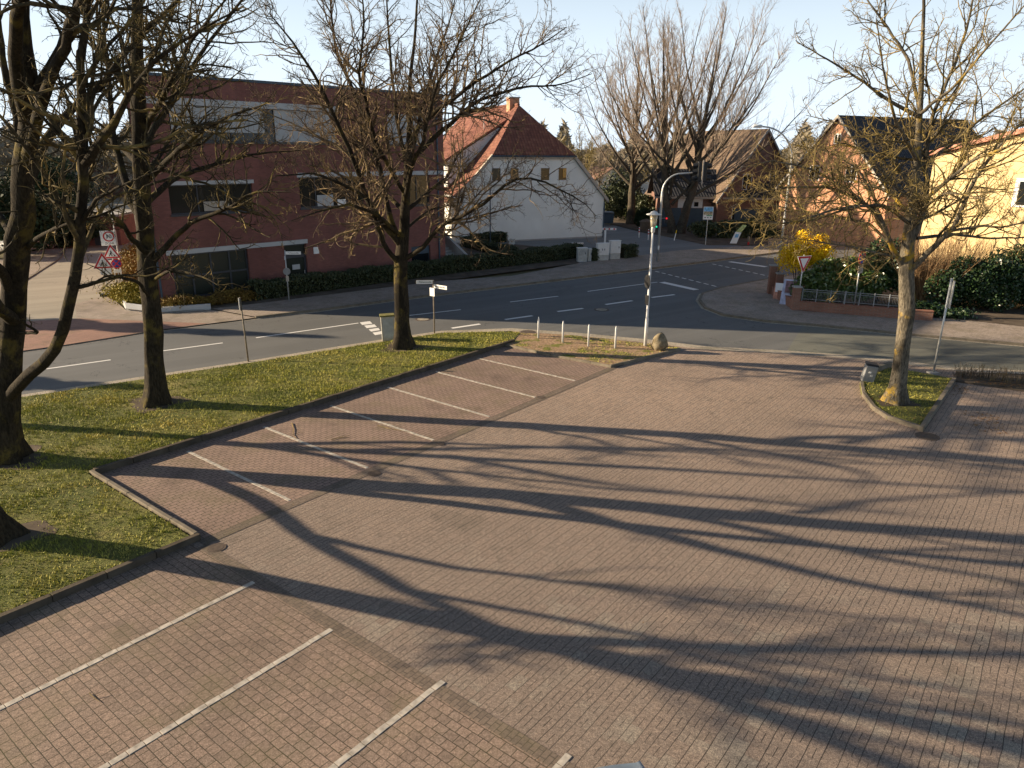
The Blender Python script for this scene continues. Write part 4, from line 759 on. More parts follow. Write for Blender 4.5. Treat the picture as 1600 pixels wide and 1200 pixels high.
# dark hedges and bushes beyond the road
for lab, px, py, rad, zc, sd in [('dark evergreen bush mass behind the waste container', 968, 345, (3.2, 1.6, 3.0), 1.6, 21), ('dark evergreen bushes between the beech trunks', 1015, 348, (2.8, 1.6, 2.4), 1.3, 22), ('green rounded shrub right of the barrel planter', 1008, 356, (1.4, 1.0, 1.5), .8, 23),
                              ('low bushes behind the tourist information sign', 1120, 372, (3.0, 1.2, 1.3), .7, 24), ('low bushes behind the leaning advertising board', 1165, 372, (3.0, 1.2, 1.4), .7, 25), ('tall dark shrubs filling the gap right of the waste container', 962, 335, (3.5, 1.6, 4.2), 2.0, 27), ('dark shrubs in front of the left end of the garage', 1032, 352, (1.6, 1.0, 2.2), 1.0, 28), ('dark bush beyond the road at the bend', 1250, 362, (4.0, 1.6, 2.0), 1, 26)]:
    c = at(px, py); cc = (c.x, c.y)
    shrub_thing('evergreen_bush', lab, 'shrub', (c.x, c.y, 0), m_hedge if sd != 23 else m_conif, lambda r, n, cc=cc, rad=rad, zc=zc: lumps(r, n, (cc[0], cc[1], zc), rad, 16, .5), 7000, .16, sd, stems=(6, 1, .8))
for lab, px, py, rad, zc, sd in [('dark hedge mass left of the side street beside the brick wall', 95, 385, (5.5, 2.2, 2.2), 1.2, 31), ('dark bushes at the left edge beyond the road', 10, 400, (5, 3, 4.2), 2.2, 32), ('dark evergreen at the far end of the side street', 75, 330, (7, 3, 5), 3, 33),
                              ('low green bushes beside the far pavement of the side street', 70, 372, (4, 1.6, 1.2), .6, 34)]:
    c = at(px, py); cc = (c.x, c.y)
    shrub_thing('evergreen_bush', lab, 'shrub', (c.x, c.y, 0), m_conif, lambda r, n, cc=cc, rad=rad, zc=zc: lumps(r, n, (cc[0], cc[1], zc), rad, 18, .5), 9000, .2, sd, stems=(6, 1.2, .8))
# trees left of the frame that throw the broad shadows over road and verge
def conifer(lab, c, h, w, seed):
    def f(r, n):
        z = r.random(n)**1.3; a = r.uniform(0, 6.283, n); ring = (1-z)*w*(.7+.3*np.sin(z*40))*(.5+.5*r.random(n)); return np.column_stack([c[0]+np.cos(a)*ring, c[1]+np.sin(a)*ring, .8+z*(h-.8)])
    root = thing('conifer', lab, 'tree', (c[0], c[1], 0)); leafcloud('foliage', m_conif, f, 9000, .35, seed, root); MB().tube([(c[0], c[1], 0), (c[0], c[1], h*.9)], [.25, .04], 8).build('trunk', m_barkm, root)
conifer('dense conifer standing left of the frame beside the crossing', (-38, 36.0), 9.0, 2.6, 41)
conifer('dense conifer standing left of the frame on the near side of the road', (-30.5, 26.6), 5.4, 2.2, 42)
# distant woods
def woods(r, n, az0=-58, az1=58, d0=150, d1=330, h0=9, h1=17):
    a = np.radians(r.uniform(az0, az1, n)); d = r.uniform(d0, d1, n); x = np.sin(a)*d; y = np.cos(a)*d; top = h0+(h1-h0)*(.5+.5*np.sin(a*37+np.sin(a*90)))*(.7+.3*np.sin(a*213)); z = r.random(n)**.75*top*(d/240)**.3; return np.column_stack([x, y, z])
stuff(leafcloud('distant_woods', m_far, lambda r, n: woods(r, n, d0=130, d1=260, h0=8, h1=16), 120000, .4, 50, asp=5.0), 'grey-brown leafless woods along the horizon', 'woods')
stuff(leafcloud('distant_woods', m_conif, lambda r, n: woods(r, n, -45, -24, 200, 260, 6, 10), 9000, .8, 51), 'dark conifer tops on the left horizon', 'woods')
# ------------------------------------------------------------------ fallen leaves and twigs
def litter(polys, n, size, seed, z=.02):
    r = np.random.default_rng(seed)
    def f(rr, k):
        out = []
        for poly, zz, m_ in polys:
            xs = [p[0] for p in poly]; ys = [p[1] for p in poly]; x = r.uniform(min(xs), max(xs), m_); y = r.uniform(min(ys), max(ys), m_); q = inside(x, y, poly); out.append(np.column_stack([x[q], y[q], np.full(q.sum(), zz)]))
        return np.concatenate(out)
    o = leafcloud('fallen_leaves', m_leaf, f, n, size, seed, up=0); me = o.data; co_ = np.empty(len(me.vertices)*3); me.vertices.foreach_get('co', co_); co_ = co_.reshape(-1, 4, 3); zm = co_[:, :, 2].mean(1, keepdims=True); co_[:, :, 2] = zm+(co_[:, :, 2]-zm)*.25; me.vertices.foreach_set('co', co_.ravel()); return o
stuff(litter([(verge, .12, 900), (P2(ri), .12, 160), (P2(bi), .1, 120)], 1, .045, 61), 'brown fallen leaves scattered over the grass', 'leaves')
stuff(litter([([at(1500, 640), at(1560, 650), at(1575, 680), at(1530, 675)], .02, 380), ([at(1490, 600), at(1515, 605), at(1510, 615), at(1488, 618)], .02, 260), ([at(1520, 600), at(1600, 612), at(1600, 600), at(1520, 592)], .07, 500)], 1, .05, 62), 'drifts of brown leaves on the paving by the right planting bed', 'leaves')
stuff(litter([([g(2, 15), g(26, 15), g(26, -4), g(2, -4)], .018, 420)], 1, .022, 63), 'tiny bits of leaf litter strewn over the parking lot', 'leaves')
def stick(lab, pts, r=.012):
    P = [at(*p) + Vector((0, 0, .025)) for p in pts]; mb = MB(); mb.tube(P, [r*(1-.5*i/(len(P)-1)) for i in range(len(P))], 5)
    q = P[len(P)//2]; mb.tube([q, q+Vector((.12, .1, .02)), q+Vector((.3, .12, .01))], [r*.6, r*.5, r*.3], 4)
    tag(mb.build('fallen_stick', m_twig4), lab, 'stick')
stick('curved stick lying on the paving beside a bay line', [(456, 662), (459, 672), (458, 680), (463, 686)])
stick('forked twig lying on the bay paving under the kerb', [(518, 688), (530, 685), (543, 684)])
stick('thin straight stick lying across the third bay line', [(590, 666), (610, 671), (640, 676)], .008)
stick('broken twig near the camera between two bay lines', [(140, 1085), (147, 1092), (156, 1098)], .007)
# ------------------------------------------------------------------ buildings
class Fr:     # frame on a facade: s along it, d out of it towards the street, z up
    def __init__(s, o, ang): s.o = Vector((o[0], o[1], 0)); s.a = ang; s.t = Vector((math.cos(ang), math.sin(ang), 0)); s.n = Vector((math.sin(ang), -math.cos(ang), 0))
    def p(s, a, d, z): return s.o+s.t*a+s.n*d+Vector((0, 0, z))
    def box(s, mb, s0, s1, d0, d1, z0, z1): c = s.p((s0+s1)/2, (d0+d1)/2, (z0+z1)/2); return mb.box(c, (s1-s0, abs(d1-d0), z1-z0), s.a)
    def poly(s, mb, pts, d0, d1):      # (s, z) outline extruded between two depths
        n = len(pts); vs = [s.p(a, d0, z) for a, z in pts]+[s.p(a, d1, z) for a, z in pts]
        return mb.add(vs, [tuple(range(n)), tuple(reversed(range(n, 2*n)))]+[(i, i+n, (i+1) % n+n, (i+1) % n) for i in range(n)])
def wall_holes(fr, outline_top, s0, s1, z0, z1, holes, depth=.22):
    mb = MB(); xs = sorted({s0, s1, *[h[0] for h in holes], *[h[1] for h in holes]}); zs = sorted({z0, z1, *[h[2] for h in holes], *[h[3] for h in holes]})
    for a, b in zip(xs, xs[1:]):
        for c, d in zip(zs, zs[1:]):
            if any(h[0] <= a and b <= h[1] and h[2] <= c and d <= h[3] for h in holes): continue
            mb.add([fr.p(a, 0, c), fr.p(b, 0, c), fr.p(b, 0, d), fr.p(a, 0, d)], [(0, 1, 2, 3)])
    for a, b, c, d in holes:
        q = [(a, c), (b, c), (b, d), (a, d)]
        for i in range(4):
            u, v = q[i], q[(i+1) % 4]; mb.add([fr.p(u[0], 0, u[1]), fr.p(u[0], -depth, u[1]), fr.p(v[0], -depth, v[1]), fr.p(v[0], 0, v[1])], [(0, 1, 2, 3)])
    return mb
def window(fr, s0, s1, z0, z1, root, nx=2, nz=1, dep_=.14, fw=.06, mf=None, mg=None, blind=None, name='window', sill=None):
    mb = MB(); fr.box(mb, s0, s1, -dep_-.05, -dep_, z0, z0+fw); fr.box(mb, s0, s1, -dep_-.05, -dep_, z1-fw, z1)
    fr.box(mb, s0, s0+fw, -dep_-.05, -dep_, z0+fw, z1-fw); fr.box(mb, s1-fw, s1, -dep_-.05, -dep_, z0+fw, z1-fw)
    for i in range(1, nx): x = s0+(s1-s0)*i/nx; fr.box(mb, x-fw/2, x+fw/2, -dep_-.045, -dep_-.004, z0+fw, z1-fw)
    for i in range(1, nz): z = z0+(z1-z0)*i/nz; fr.box(mb, s0+fw, s1-fw, -dep_-.045, -dep_-.006, z-fw/2, z+fw/2)
    w_ = mb.build(name, mf or m_frame, root); g_ = MB(); fr.box(g_, s0+.01, s1-.01, -dep_-(.07 if dep_ > 0 else .028), -dep_-(.052 if dep_ > 0 else .018), z0+.01, z1-.01); g_.build('pane', mg or m_glass, w_)
    if blind:
        for a, b, c, d, mt_ in blind: q = MB(); fr.box(q, a, b, -dep_+.004, -dep_+.03, c, d); q.build('blind', mt_, w_)
    if sill: q = MB(); fr.box(q, s0-.1, s1+.1, -.05, .07, z0-.1, z0-.003); q.build('sill', sill, w_)
    return w_
# red brick office
A = (-18.98, 37.96); f1 = Fr(A, R(44.8)); L1, H1 = 19.95, 11.6
rt = thing('brick_building', 'dark red brick building with a flat roof and grey window blinds behind the trees', 'building', (A[0], A[1], 0))
holes = [(1.9, 11.7, 8.5, 10.27), (15.4, 18.35, 8.5, 10.35), (8.9, 13.4, 4.8, 6.56), (16.6, 18.7, 4.6, 6.56), (1.4, 6.0, 4.8, 6.3), (1.1, 5.35, .32, 2.72), (7.6, 9.05, .08, 2.72), (16.95, 18.6, .35, 1.85)]
wm = wall_holes(f1, None, 0, L1, 0, H1, holes); bl = Vector(f1.o)+Vector((math.cos(R(114)), math.sin(R(114)), 0))*20; br_ = f1.p(L1, -24, 0)
wm.add([f1.p(0, 0, 0), f1.p(0, 0, H1), (bl.x, bl.y, H1), (bl.x, bl.y, 0)], [(0, 1, 2, 3)]); wm.add([f1.p(L1, 0, 0), br_, br_+Vector((0, 0, H1)), f1.p(L1, 0, H1)], [(0, 1, 2, 3)])
wm.add([(bl.x, bl.y, 0), (bl.x, bl.y, H1), br_+Vector((0, 0, H1)), br_], [(0, 1, 2, 3)]); wm.build('wall', m_wall_red, rt)
q = [f1.p(.06, -.3, 0), f1.p(L1-.06, -.3, 0), f1.p(L1-.06, -23.8, 0), bl+Vector((.3, -.3, 0))]; MB().prism(q, .1, H1-.25).build('interior', m_black, rt)
MB().prism([f1.p(-.05, .06, 0), f1.p(L1+.05, .06, 0), f1.p(L1+.05, -24, 0), bl], H1-.02, H1+.12).build('roof', m_blue, rt)
for a, b, z0, z1 in [(.9, 11.8, 10.273, 10.6), (8.8, L1-.02, 6.563, 6.82), (1.3, 6.1, 6.303, 6.5), (.85, 9.15, 2.723, 2.97)]: mb = MB(); f1.box(mb, a, b, -.1, .05, z0, z1); mb.build('lintel', m_lintel, rt)
for a, b, z in [(1.9, 11.7, 8.5), (15.4, 18.35, 8.5), (8.9, 13.4, 4.8), (16.6, 18.7, 4.6), (1.4, 6, 4.8), (16.95, 18.6, .35)]: mb = MB(); f1.box(mb, a-.05, b+.05, -.12, .06, z-.1, z-.003); mb.build('sill', m_frame, rt)
window(f1, 1.9, 11.7, 8.5, 10.27, rt, 6, 1, blind=[(2.0, 7.1, 8.98, 10.24, m_blind), (7.75, 11.65, 8.52, 10.24, m_blind)])
window(f1, 15.4, 18.35, 8.5, 10.35, rt, 2, 1, blind=[(15.45, 18.3, 8.53, 10.32, m_blind)])
window(f1, 8.9, 13.4, 4.8, 6.56, rt, 4, 1, blind=[(10.1, 11.2, 4.85, 5.5, m_lintel), (11.5, 12.1, 4.85, 5.2, m_signw)]); window(f1, 16.6, 18.7, 4.6, 6.56, rt, 2, 1, mg=m_glass2)
window(f1, 1.4, 6.0, 4.8, 6.3, rt, 3, 1, blind=[(3.2, 4.6, 4.9, 5.4, m_cream)]); window(f1, 1.1, 5.35, .32, 2.72, rt, 4, 2, fw=.09, mg=m_glass2); window(f1, 16.95, 18.6, .35, 1.85, rt, 1, 1, blind=[(17, 18.55, 1.3, 1.8, m_blue)])
dr = MB(); f1.box(dr, 7.6, 9.05, -.2, -.14, 1.9, 2.1); f1.box(dr, 7.6, 7.72, -.2, -.14, .08, 1.9); f1.box(dr, 8.93, 9.05, -.2, -.14, .08, 1.9); f1.box(dr, 7.72, 8.93, -.2, -.14, .08, .3); f1.box(dr, 7.6, 9.05, -.2, -.14, 2.64, 2.72); do = dr.build('door', m_frame, rt)
g_ = MB(); f1.box(g_, 7.62, 9.03, -.21, -.19, .1, 2.7); g_.build('pane', m_glass2, do); g_ = MB(); f1.box(g_, 8.1, 8.6, -.135, -.12, 1.2, 1.5); g_.build('notice', m_lintel, do); g_ = MB(); f1.box(g_, 8.86, 8.9, -.13, -.08, .9, 1.1); g_.build('handle', m_galv, do)
for a in (.32, 19.35): MB().tube([f1.p(a, .07, .05), f1.p(a, .07, H1-.1)], .055, 10).build('downpipe', m_blue, rt)
mb = MB(); f1.box(mb, 9.52, 9.86, .0, .06, 2.04, 2.44); mb.build('wall_plate', m_signw, rt)
# steps beside it
rt = thing('steps', 'pale concrete steps with a sloping parapet at the right end of the brick building', 'steps', f1.p(20.9, 0, 0)); mb = MB()
for i in range(10): f1.box(mb, 20.02, 21.5, .9-i*.3-3.3, .9-i*.3, .05+i*.001, .17*(i+1))
mb.build('treads', m_conc, rt); mb = MB(); n = Fr(f1.p(21.5, 1.1, 0), f1.a+math.pi/2)
n.poly(mb, [(0, 0), (0, .75), (3.2, 2.5), (3.6, 2.5), (3.6, 0)], 0.0, -.22) ; mb.build('parapet', m_conc, rt)
# white gabled house
f2 = Fr((-5.18, 65.96), R(25)); W2, RZ = 15.4, 12.2
rt = thing('gabled_house', 'light grey rendered house with a red half-hipped tiled roof and chimney', 'house', f2.o)
mb = MB(); D2 = 17; f2.poly(mb, [(0, 0), (W2, 0), (W2, 4.1), (11.75, 7.7), (3.65, 7.7), (0, 4.1)], 0, -D2); mb.build('wall', m_render, rt)
mb = MB(); f2.box(mb, -.03, W2+.03, .0, .05, 0, .22); mb.build('plinth', m_conc, rt)
def rslab(P, mat, name='roof', th=.16): return MB().slab(P, th).build(name, mat, rt)
R_ = f2.p; hs = -3.3
rslab([R_(W2+.35, .25, 3.72), R_(W2+.35, -D2, 3.72), R_(7.7, -D2, RZ), R_(7.7, hs, RZ), R_(11.85, .25, 7.83)], m_roof_side)
rslab([R_(7.7, hs, RZ), R_(7.7, -D2, RZ), R_(-.35, -D2, 3.72), R_(-.35, .25, 3.72), R_(3.55, .25, 7.83)], m_roof_side)
rslab([R_(3.50, .3, 7.80), R_(11.9, .3, 7.80), R_(7.7, hs+.02, RZ+.02)], m_roof_red)
mb = MB(); mb.tube([R_(3.4, .34, 7.68), R_(12, .34, 7.68)], .07, 8); mb.build('gutter', m_blue, rt)
for a in (1, -1):
    x0_, x1_ = (W2+.36, 11.9) if a == 1 else (-.36, 3.5); mb = MB(); f2.poly(mb, [(x0_, 3.42), (x0_, 3.74), (x1_, 7.84), (x1_, 7.44)] if a == 1 else [(x0_, 3.42), (x1_, 7.44), (x1_, 7.84), (x0_, 3.74)], .02, .30); mb.build('bargeboard', m_cream, rt)
mb = MB(); f2.box(mb, 3.4, 12, .02, .2, 7.42, 7.6); mb.build('fascia', m_cream, rt)
mb = MB(); mb.tube([R_(7.7, hs, RZ+.04), R_(7.7, -D2, RZ+.04)], .13, 8); mb.build('ridge', m_roof_side, rt)
for i, (a, b) in enumerate([(3.5, 4.45), (5.3, 6.25), (8.4, 9.4), (10.25, 11.2)]):
    window(f2, a, b, 5.5, 6.7, rt, 1, 1, dep_=-.03, mf=m_wframe, mg=m_glass2 if i < 3 else m_glass, blind=[(b-.45, b-.08, 5.8, 6.62, m_amber)] if i == 3 else None)
for a, b in [(3.3, 4.7), (5.1, 6.5), (8.2, 10.1)]: mb = MB(); f2.box(mb, a, b, -.05, .12, 5.1, 5.24); mb.build('sill', m_cream, rt)
MB().tube([R_(W2+.02, .08, .05), R_(W2+.02, .08, 3.5)], .05, 8).build('downpipe', m_blue, rt)
ch = MB(); f2.box(ch, 7.2, 8.2, -5.0, -4.2, 11.3, 12.85); ch = ch.build('chimney', m_org, rt); mb = MB(); f2.box(mb, 7.14, 8.26, -5.06, -4.14, 12.85, 12.96); mb.build('cap', m_conc, ch)
mb = MB(); mb.tube([R_(4.9, -5, 10), R_(4.9, -5, 14.2)], .03, 6); mb.tube([R_(4.4, -5, 13.9), R_(5.4, -5, 13.9)], .02, 5); mb.tube([R_(4.55, -5, 13.4), R_(5.25, -5, 13.4)], .02, 5); mb.build('antenna', m_galv, rt)
mb = MB(); f2.poly(mb, [(.5, 4.9), (.5, 7.2), (5.5, 10.1), (6, 10.2)], -3.2, -9.5); dm = mb.build('dormer', m_render, rt)
MB().slab([R_(6.4, -2.95, 10.95), R_(6.4, -9.75, 10.95), R_(-.1, -9.75, 7.15), R_(-.1, -2.95, 7.15)], .16).build('dormer_roof', m_roof_side, dm)
nf = Fr(R_(.5, -9.3, 0), R(25-90)); 
for i in range(3): 
    mb = MB(); nf.box(mb, .3+i*1.9, 2.0+i*1.9, .01, .06, 5.4, 6.9); w_ = mb.build('dormer_window', m_wframe, dm)
# rear wing
mb = MB(); f2.poly(mb, [(-9, 0), (4, 0), (4, 7), (-9, 7)], -D2-.02, -D2-9); mb.build('rear_wing', m_render, rt)
rslab([R_(-9.4, -D2+.4, 6.9), R_(4.2, -D2+.4, 6.9), R_(4.2, -D2-4.5, 12.0), R_(-9.4, -D2-4.5, 12.0)], m_roof_red); rslab([R_(4.2, -D2-9.4, 6.9), R_(-9.4, -D2-9.4, 6.9), R_(-9.4, -D2-4.5, 12.0), R_(4.2, -D2-4.5, 12.0)], m_roof_red)
mb = MB(); f2.box(mb, -2.6, -1.5, -D2-2.6, -D2-1.9, 9.0, 10.6); mb.build('skylight', m_wframe, rt)
# generic gabled house
def gable_house(lab, fr, Wd, D, ez, az_, mw, mr, wins=(), over=.4, verge=None, wmf=None, name='gabled_house', mrs=None, extra=None):
    rt = thing(name, lab, 'house', fr.p(Wd/2, 0, 0)); mb = MB(); fr.poly(mb, [(0, 0), (Wd, 0), (Wd, ez), (Wd/2, az_), (0, ez)], 0, -D); mb.build('wall', mw, rt); sl_ = (az_-ez)/(Wd/2); o_ = over
    for sg in (1, -1):
        x_e = Wd+o_ if sg == 1 else -o_; P = [fr.p(x_e, o_*.8, ez-o_*sl_+.14), fr.p(x_e, -D-o_, ez-o_*sl_+.14), fr.p(Wd/2, -D-o_, az_+.14), fr.p(Wd/2, o_*.8, az_+.14)]
        if sg == -1: P.reverse()
        MB().slab(P, .14).build('roof', mr, rt)
        if verge: mb = MB(); pts = [(x_e, ez-o_*sl_-.08), (x_e, ez-o_*sl_+.2), (Wd/2, az_+.2), (Wd/2, az_-.1)]; fr.poly(mb, pts if sg == 1 else pts[::-1], o_*.8, o_*.8+.08); mb.build('verge', verge, rt)
    for w_ in wins: window(fr, *w_, rt, 2 if w_[1]-w_[0] > .7 else 1, 1, dep_=-.03, mf=wmf or m_wframe, mg=m_glass)
    return rt
ap = dep(1198, 205, 84); f3 = Fr((ap.x-5.5*math.cos(R(20)), ap.y-5.5*math.sin(R(20))), R(20)); m_roof_br2 = tiles('brown_tile', R(110), [(0.12, 0.08, 0.055), (0.17, 0.12, 0.082), (0.225, 0.165, 0.115)])
gable_house('brown-roofed brick house with a steep gable and white windows behind the beech', f3, 11, 15, 3.3, 10.5, m_brn, m_roof_br2, [(3.0, 4.2, 4.2, 5.9), (6.6, 7.7, 4.2, 5.9), (2.0, 3.4, .9, 2.3), (6, 7.4, .9, 2.3), (8.2, 9.4, .9, 2.3)], verge=m_conc)
ap = dep(1313, 187, 72); f4 = Fr((ap.x-6.5*math.cos(R(-66)), ap.y-6.5*math.sin(R(-66))), R(-66)); m_rdk2 = tiles('dark_tile', R(24), [(0.022, 0.024, 0.03), (0.035, 0.038, 0.046), (0.05, 0.05, 0.056)])
gable_house('orange brick gable house with a black tiled roof behind the island tree', f4, 13, 17, 4.9, 11.4, m_org, m_rdk2, [(6.1, 6.9, 9.0, 9.9), (3.6, 4.9, 5.6, 7.0), (8.0, 9.3, 5.6, 7.0)], verge=m_wstone)
# garage
f5 = Fr((16.2, 83.5), R(-4)); rt = thing('garage', 'low brick garage with dark blue doors and a black tiled roof behind the beech', 'garage', f5.p(6, 0, 0))
mb = MB(); f5.box(mb, 0, 13, -7, 0, 0, 3.6); mb.build('wall', m_brn, rt); mb = MB(); f5.box(mb, 2.2, 4.9, .0, .04, 2.2, 3.58); mb.build('gable_panel', m_wframe, rt)
for a in (3.4, 4.2): window(f5, a-.3, a+.3, 2.3, 2.9, rt, 1, 1, dep_=-.1, mf=m_wframe)
for a, b in ((3.0, 5.6), (5.7, 8.3), (-.0, 2.6), (8.5, 11.2)): mb = MB(); f5.box(mb, a, b, .0, .06, .02, 2.18); d_ = mb.build('garage_door', m_blue, rt)
MB().slab([f5.p(-.5, .6, 3.45), f5.p(13.4, .6, 3.45), f5.p(13.4, -3.5, 6.3), f5.p(-.5, -3.5, 6.3)], .15).build('roof', m_roof_dk, rt); MB().slab([f5.p(13.4, -7.6, 3.45), f5.p(-.5, -7.6, 3.45), f5.p(-.5, -3.5, 6.3), f5.p(13.4, -3.5, 6.3)], .15).build('roof', m_roof_dk, rt)
mb = MB(); f5.box(mb, -.5, 13.4, .6, .68, 3.22, 3.42); mb.build('gutter', m_cream, rt)
# yellow house
o6 = dep(1450, 300, 47.5); f6 = Fr((o6.x, o6.y), R(-56)); rt = thing('yellow_house', 'sunlit yellow rendered house with a terracotta roof edge at the right', 'house', f6.o)
pts = [(0, 0), (9, 0), (9, 10.3), (6, 9.6), (3, 8.85), (0, 8.1)]; mb = MB(); f6.poly(mb, pts, 0, -12); mb.build('wall', m_yel, rt)
tp = [(9.3, 10.4), (6, 9.63), (3, 8.88), (-.35, 8.03)]
mb = MB()
for (a, z), (b, z2) in zip(tp, tp[1:]): mb.slab([f6.p(b, .3, z2+.30), f6.p(a, .3, z+.30), f6.p(a, -12, z+.30), f6.p(b, -12, z2+.30)], .26)
mb.build('roof', m_coping, rt); mb = MB(); f6.box(mb, 4.9, 7.7, .01, .07, 5.3, 6.9); w_ = mb.build('window', m_wframe, rt); mb = MB(); f6.box(mb, 5.15, 7.55, .075, .1, 5.42, 6.72); mb.build('pane', m_glass, w_)
# distant houses and sheds
for lab, px, py, Wd, D, ez, az_, an, mw, mr in [('distant white house seen between the gabled house and the beech', 915, 316, 9, 8, 2.6, 5.4, 15, m_render, m_brn), ('distant pale house between the two beeches', 1000, 314, 11, 9, 3.2, 6.8, -10, m_render, m_roof_dk),
                                        ('distant house with a brown roof beyond the side street on the left', 30, 312, 16, 10, 3.5, 8.5, 30, m_brn, m_roof_br), ('distant white house at the far end of the side street', 150, 300, 14, 9, 3.4, 7.2, 10, m_render, m_roof_dk),
                                        ('distant grey-roofed house left of the orange gable', 1245, 305, 10, 10, 4.5, 9.2, 10, m_render, m_roof_br)]:
    c = at(px, py); gable_house(lab, Fr((c.x, c.y), R(an)), Wd, D, ez, az_, mw, mr, [(Wd*.2, Wd*.2+1.2, 1, 2.4), (Wd*.6, Wd*.6+1.2, 1, 2.4)])
c = at(84, 385); fs = Fr((c.x, c.y), R(8)); rt = thing('brick_shed', 'low dark red brick outbuilding left of the side street', 'shed', fs.o); mb = MB(); fs.box(mb, 0, 5.5, -4, 0, 0, 2.5); mb.build('wall', m_wall_red, rt); mb = MB(); fs.box(mb, -.2, 5.7, -4.2, .2, 2.5, 2.68); mb.build('roof', m_conc, rt); mb = MB(); fs.box(mb, 3.4, 4.4, 0, .04, 0, 2.05); mb.build('door', m_frame, rt)

# ------------------------------------------------------------------ street furniture
def pole_p(root, c, h, r=.03, mat=None, name='pole', z0=0.0, r2=None): return MB().tube([(c[0], c[1], z0), (c[0], c[1], z0+h)], [r, r2 or r], 12).build(name, mat or m_galv, root, True)
# white bollards
for i, (px, py, lab) in enumerate([(841, 531, 'slim white steel bollard farthest left on the sandy island, blue-grey tip'), (879, 538, 'slim white steel bollard second from the left on the sandy island'), (919, 544, 'slim white steel bollard third from the left on the sandy island'), (961, 547, 'slim white steel bollard on the sandy island nearest the lamp post')]):
    c = at(px, py); o = MB().lathe((c.x, c.y, .05), [(.042, 0), (.042, .88), (.036, .93), (.022, .99), (.004, 1.02)], 14).build('bollard', m_alu, None, True); tag(o, lab, 'bollard', 'white bollards on the sandy island')
# lamp post
c = at(1008, 543); rt = thing('street_lamp', 'tall grey lamp post with a mushroom cap and glass lantern on the sandy island', 'street lamp', (c.x, c.y, 0))
MB().tube([(c.x, c.y, 0), (c.x, c.y, 1.3), (c.x, c.y, 1.35), (c.x, c.y, 4.98)], [.075, .07, .055, .045], 14).build('pole', m_alu, rt, True)
MB().lathe((c.x, c.y, 4.95), [(.05, 0), (.085, .05), (.085, .22), (.05, .26)], 14).build('collar', m_alu, rt, True)
m_lens = Mt('lantern_glass', .15, .5); m_lens.col((.80, .72, .52)); m_lens.b.inputs['Transmission Weight'].default_value = .55; m_lens = m_lens.m
MB().lathe((c.x, c.y, 5.21), [(.10, 0), (.155, .48)], 16).build('lantern', m_lens, rt, True); mb = MB()
for k in range(6): a = k*math.pi/3; mb.tube([(c.x+.105*math.cos(a), c.y+.105*math.sin(a), 5.2), (c.x+.16*math.cos(a), c.y+.16*math.sin(a), 5.7)], .008, 5)
mb.build('lantern_bars', m_galv, rt); MB().lathe((c.x, c.y, 5.69), [(.16, 0), (.31, .0), (.31, .03), (.17, .06), (.13, .13), (.03, .16), (.0, .165)], 24).build('cap', m_alu, rt, True)
a = R(14); M = face_m((c.x-.17, c.y, 2.9), a); rt2 = thing('road_sign', 'round road sign seen from its dark back on the lamp post', 'sign', (c.x, c.y, 2.9))
plate(MB(), M, circ(.30), .075, .09).build('sign_plate', m_black, rt2); plate(MB(), M, circ(.27), .0665, .0745).build('sign_rim', m_black, rt2)
M = face_m((c.x-.17, c.y+.02, 2.12), a); rt2 = thing('road_sign', 'small square sign plate below the round sign on the lamp post', 'sign', (c.x, c.y, 2.1)); plate(MB(), M, rect(.34, .42, -.08), .075, .088).build('sign_plate', m_black, rt2)
# boulder
c = at(1030, 549); r = np.random.default_rng(5); V = []; F = []; nu, nv = 26, 16
for i in range(nv+1):
    ph = math.pi*i/nv
    for j in range(nu):
        th = 2*math.pi*j/nu; k = 1+.07*math.sin(th*2+1)+.05*math.sin(th*3+ph*3)+.03*math.sin(th*7+ph*5)+.04*math.cos(ph*4+th); tz = .5-.5*math.cos(ph); V.append((c.x+.36*k*math.sin(ph)*math.cos(th)*(1-.25*(1-tz) if tz < .5 else 1), c.y+.30*k*math.sin(ph)*math.sin(th), .37+.40*math.cos(ph)*k+.02))
for i in range(nv):
    for j in range(nu): F.append((i*nu+j, (i+1)*nu+j, (i+1)*nu+(j+1) % nu, i*nu+(j+1) % nu))
mb = MB(); mb.add(V, F); tag(mb.build('boulder', m_rock, None, True), 'egg-shaped brown boulder standing at the foot of the lamp post', 'boulder')
# concrete box
c = at(606, 533); rt = thing('concrete_box', 'grey concrete switch box with a mossy top left of the lone tree', 'utility box', (c.x, c.y, 0)); a = R(12)
MB().box((c.x, c.y+.2, .57), (.60, .42, 1.10), a, .98, (0, R(-2))).build('body', m_ibeige, rt, bevel=.02); MB().box((c.x-.02, c.y+.2, 1.145), (.66, .48, .07), a, 1, (0, R(-2))).build('lid', m_moss, rt, bevel=.02)
n = Vector((math.sin(a), -math.cos(a), 0)); MB().box((c.x+n.x*.205+.01, c.y+.2+n.y*.205, .58), (.46, .03, .86), a, .98, (0, R(-2))).build('door', m_cab, rt, bevel=.01)
# litter bin
c = at(1354, 600); rt = thing('litter_bin', 'tilted grey litter bin with stickers and black lid beside the island tree', 'litter bin', (c.x, c.y, 0)); a = R(-12); tl = (R(6), R(7))
MB().box((c.x+.03, c.y, .42), (.42, .32, .66), a, 1.0, tl).build('body', m_signg, rt, bevel=.03); MB().box((c.x+.08, c.y-.01, .78), (.45, .36, .07), a, .9, tl).build('lid', m_black, rt, bevel=.02)
for dx, dz, mm in ((-.06, .5, m_signw), (.08, .42, m_signw), (.02, .36, m_cab)): MB().box((c.x+dx+.03, c.y-.172, dz), (.08, .012, .06), a, 1, tl).build('sticker', mm, rt)
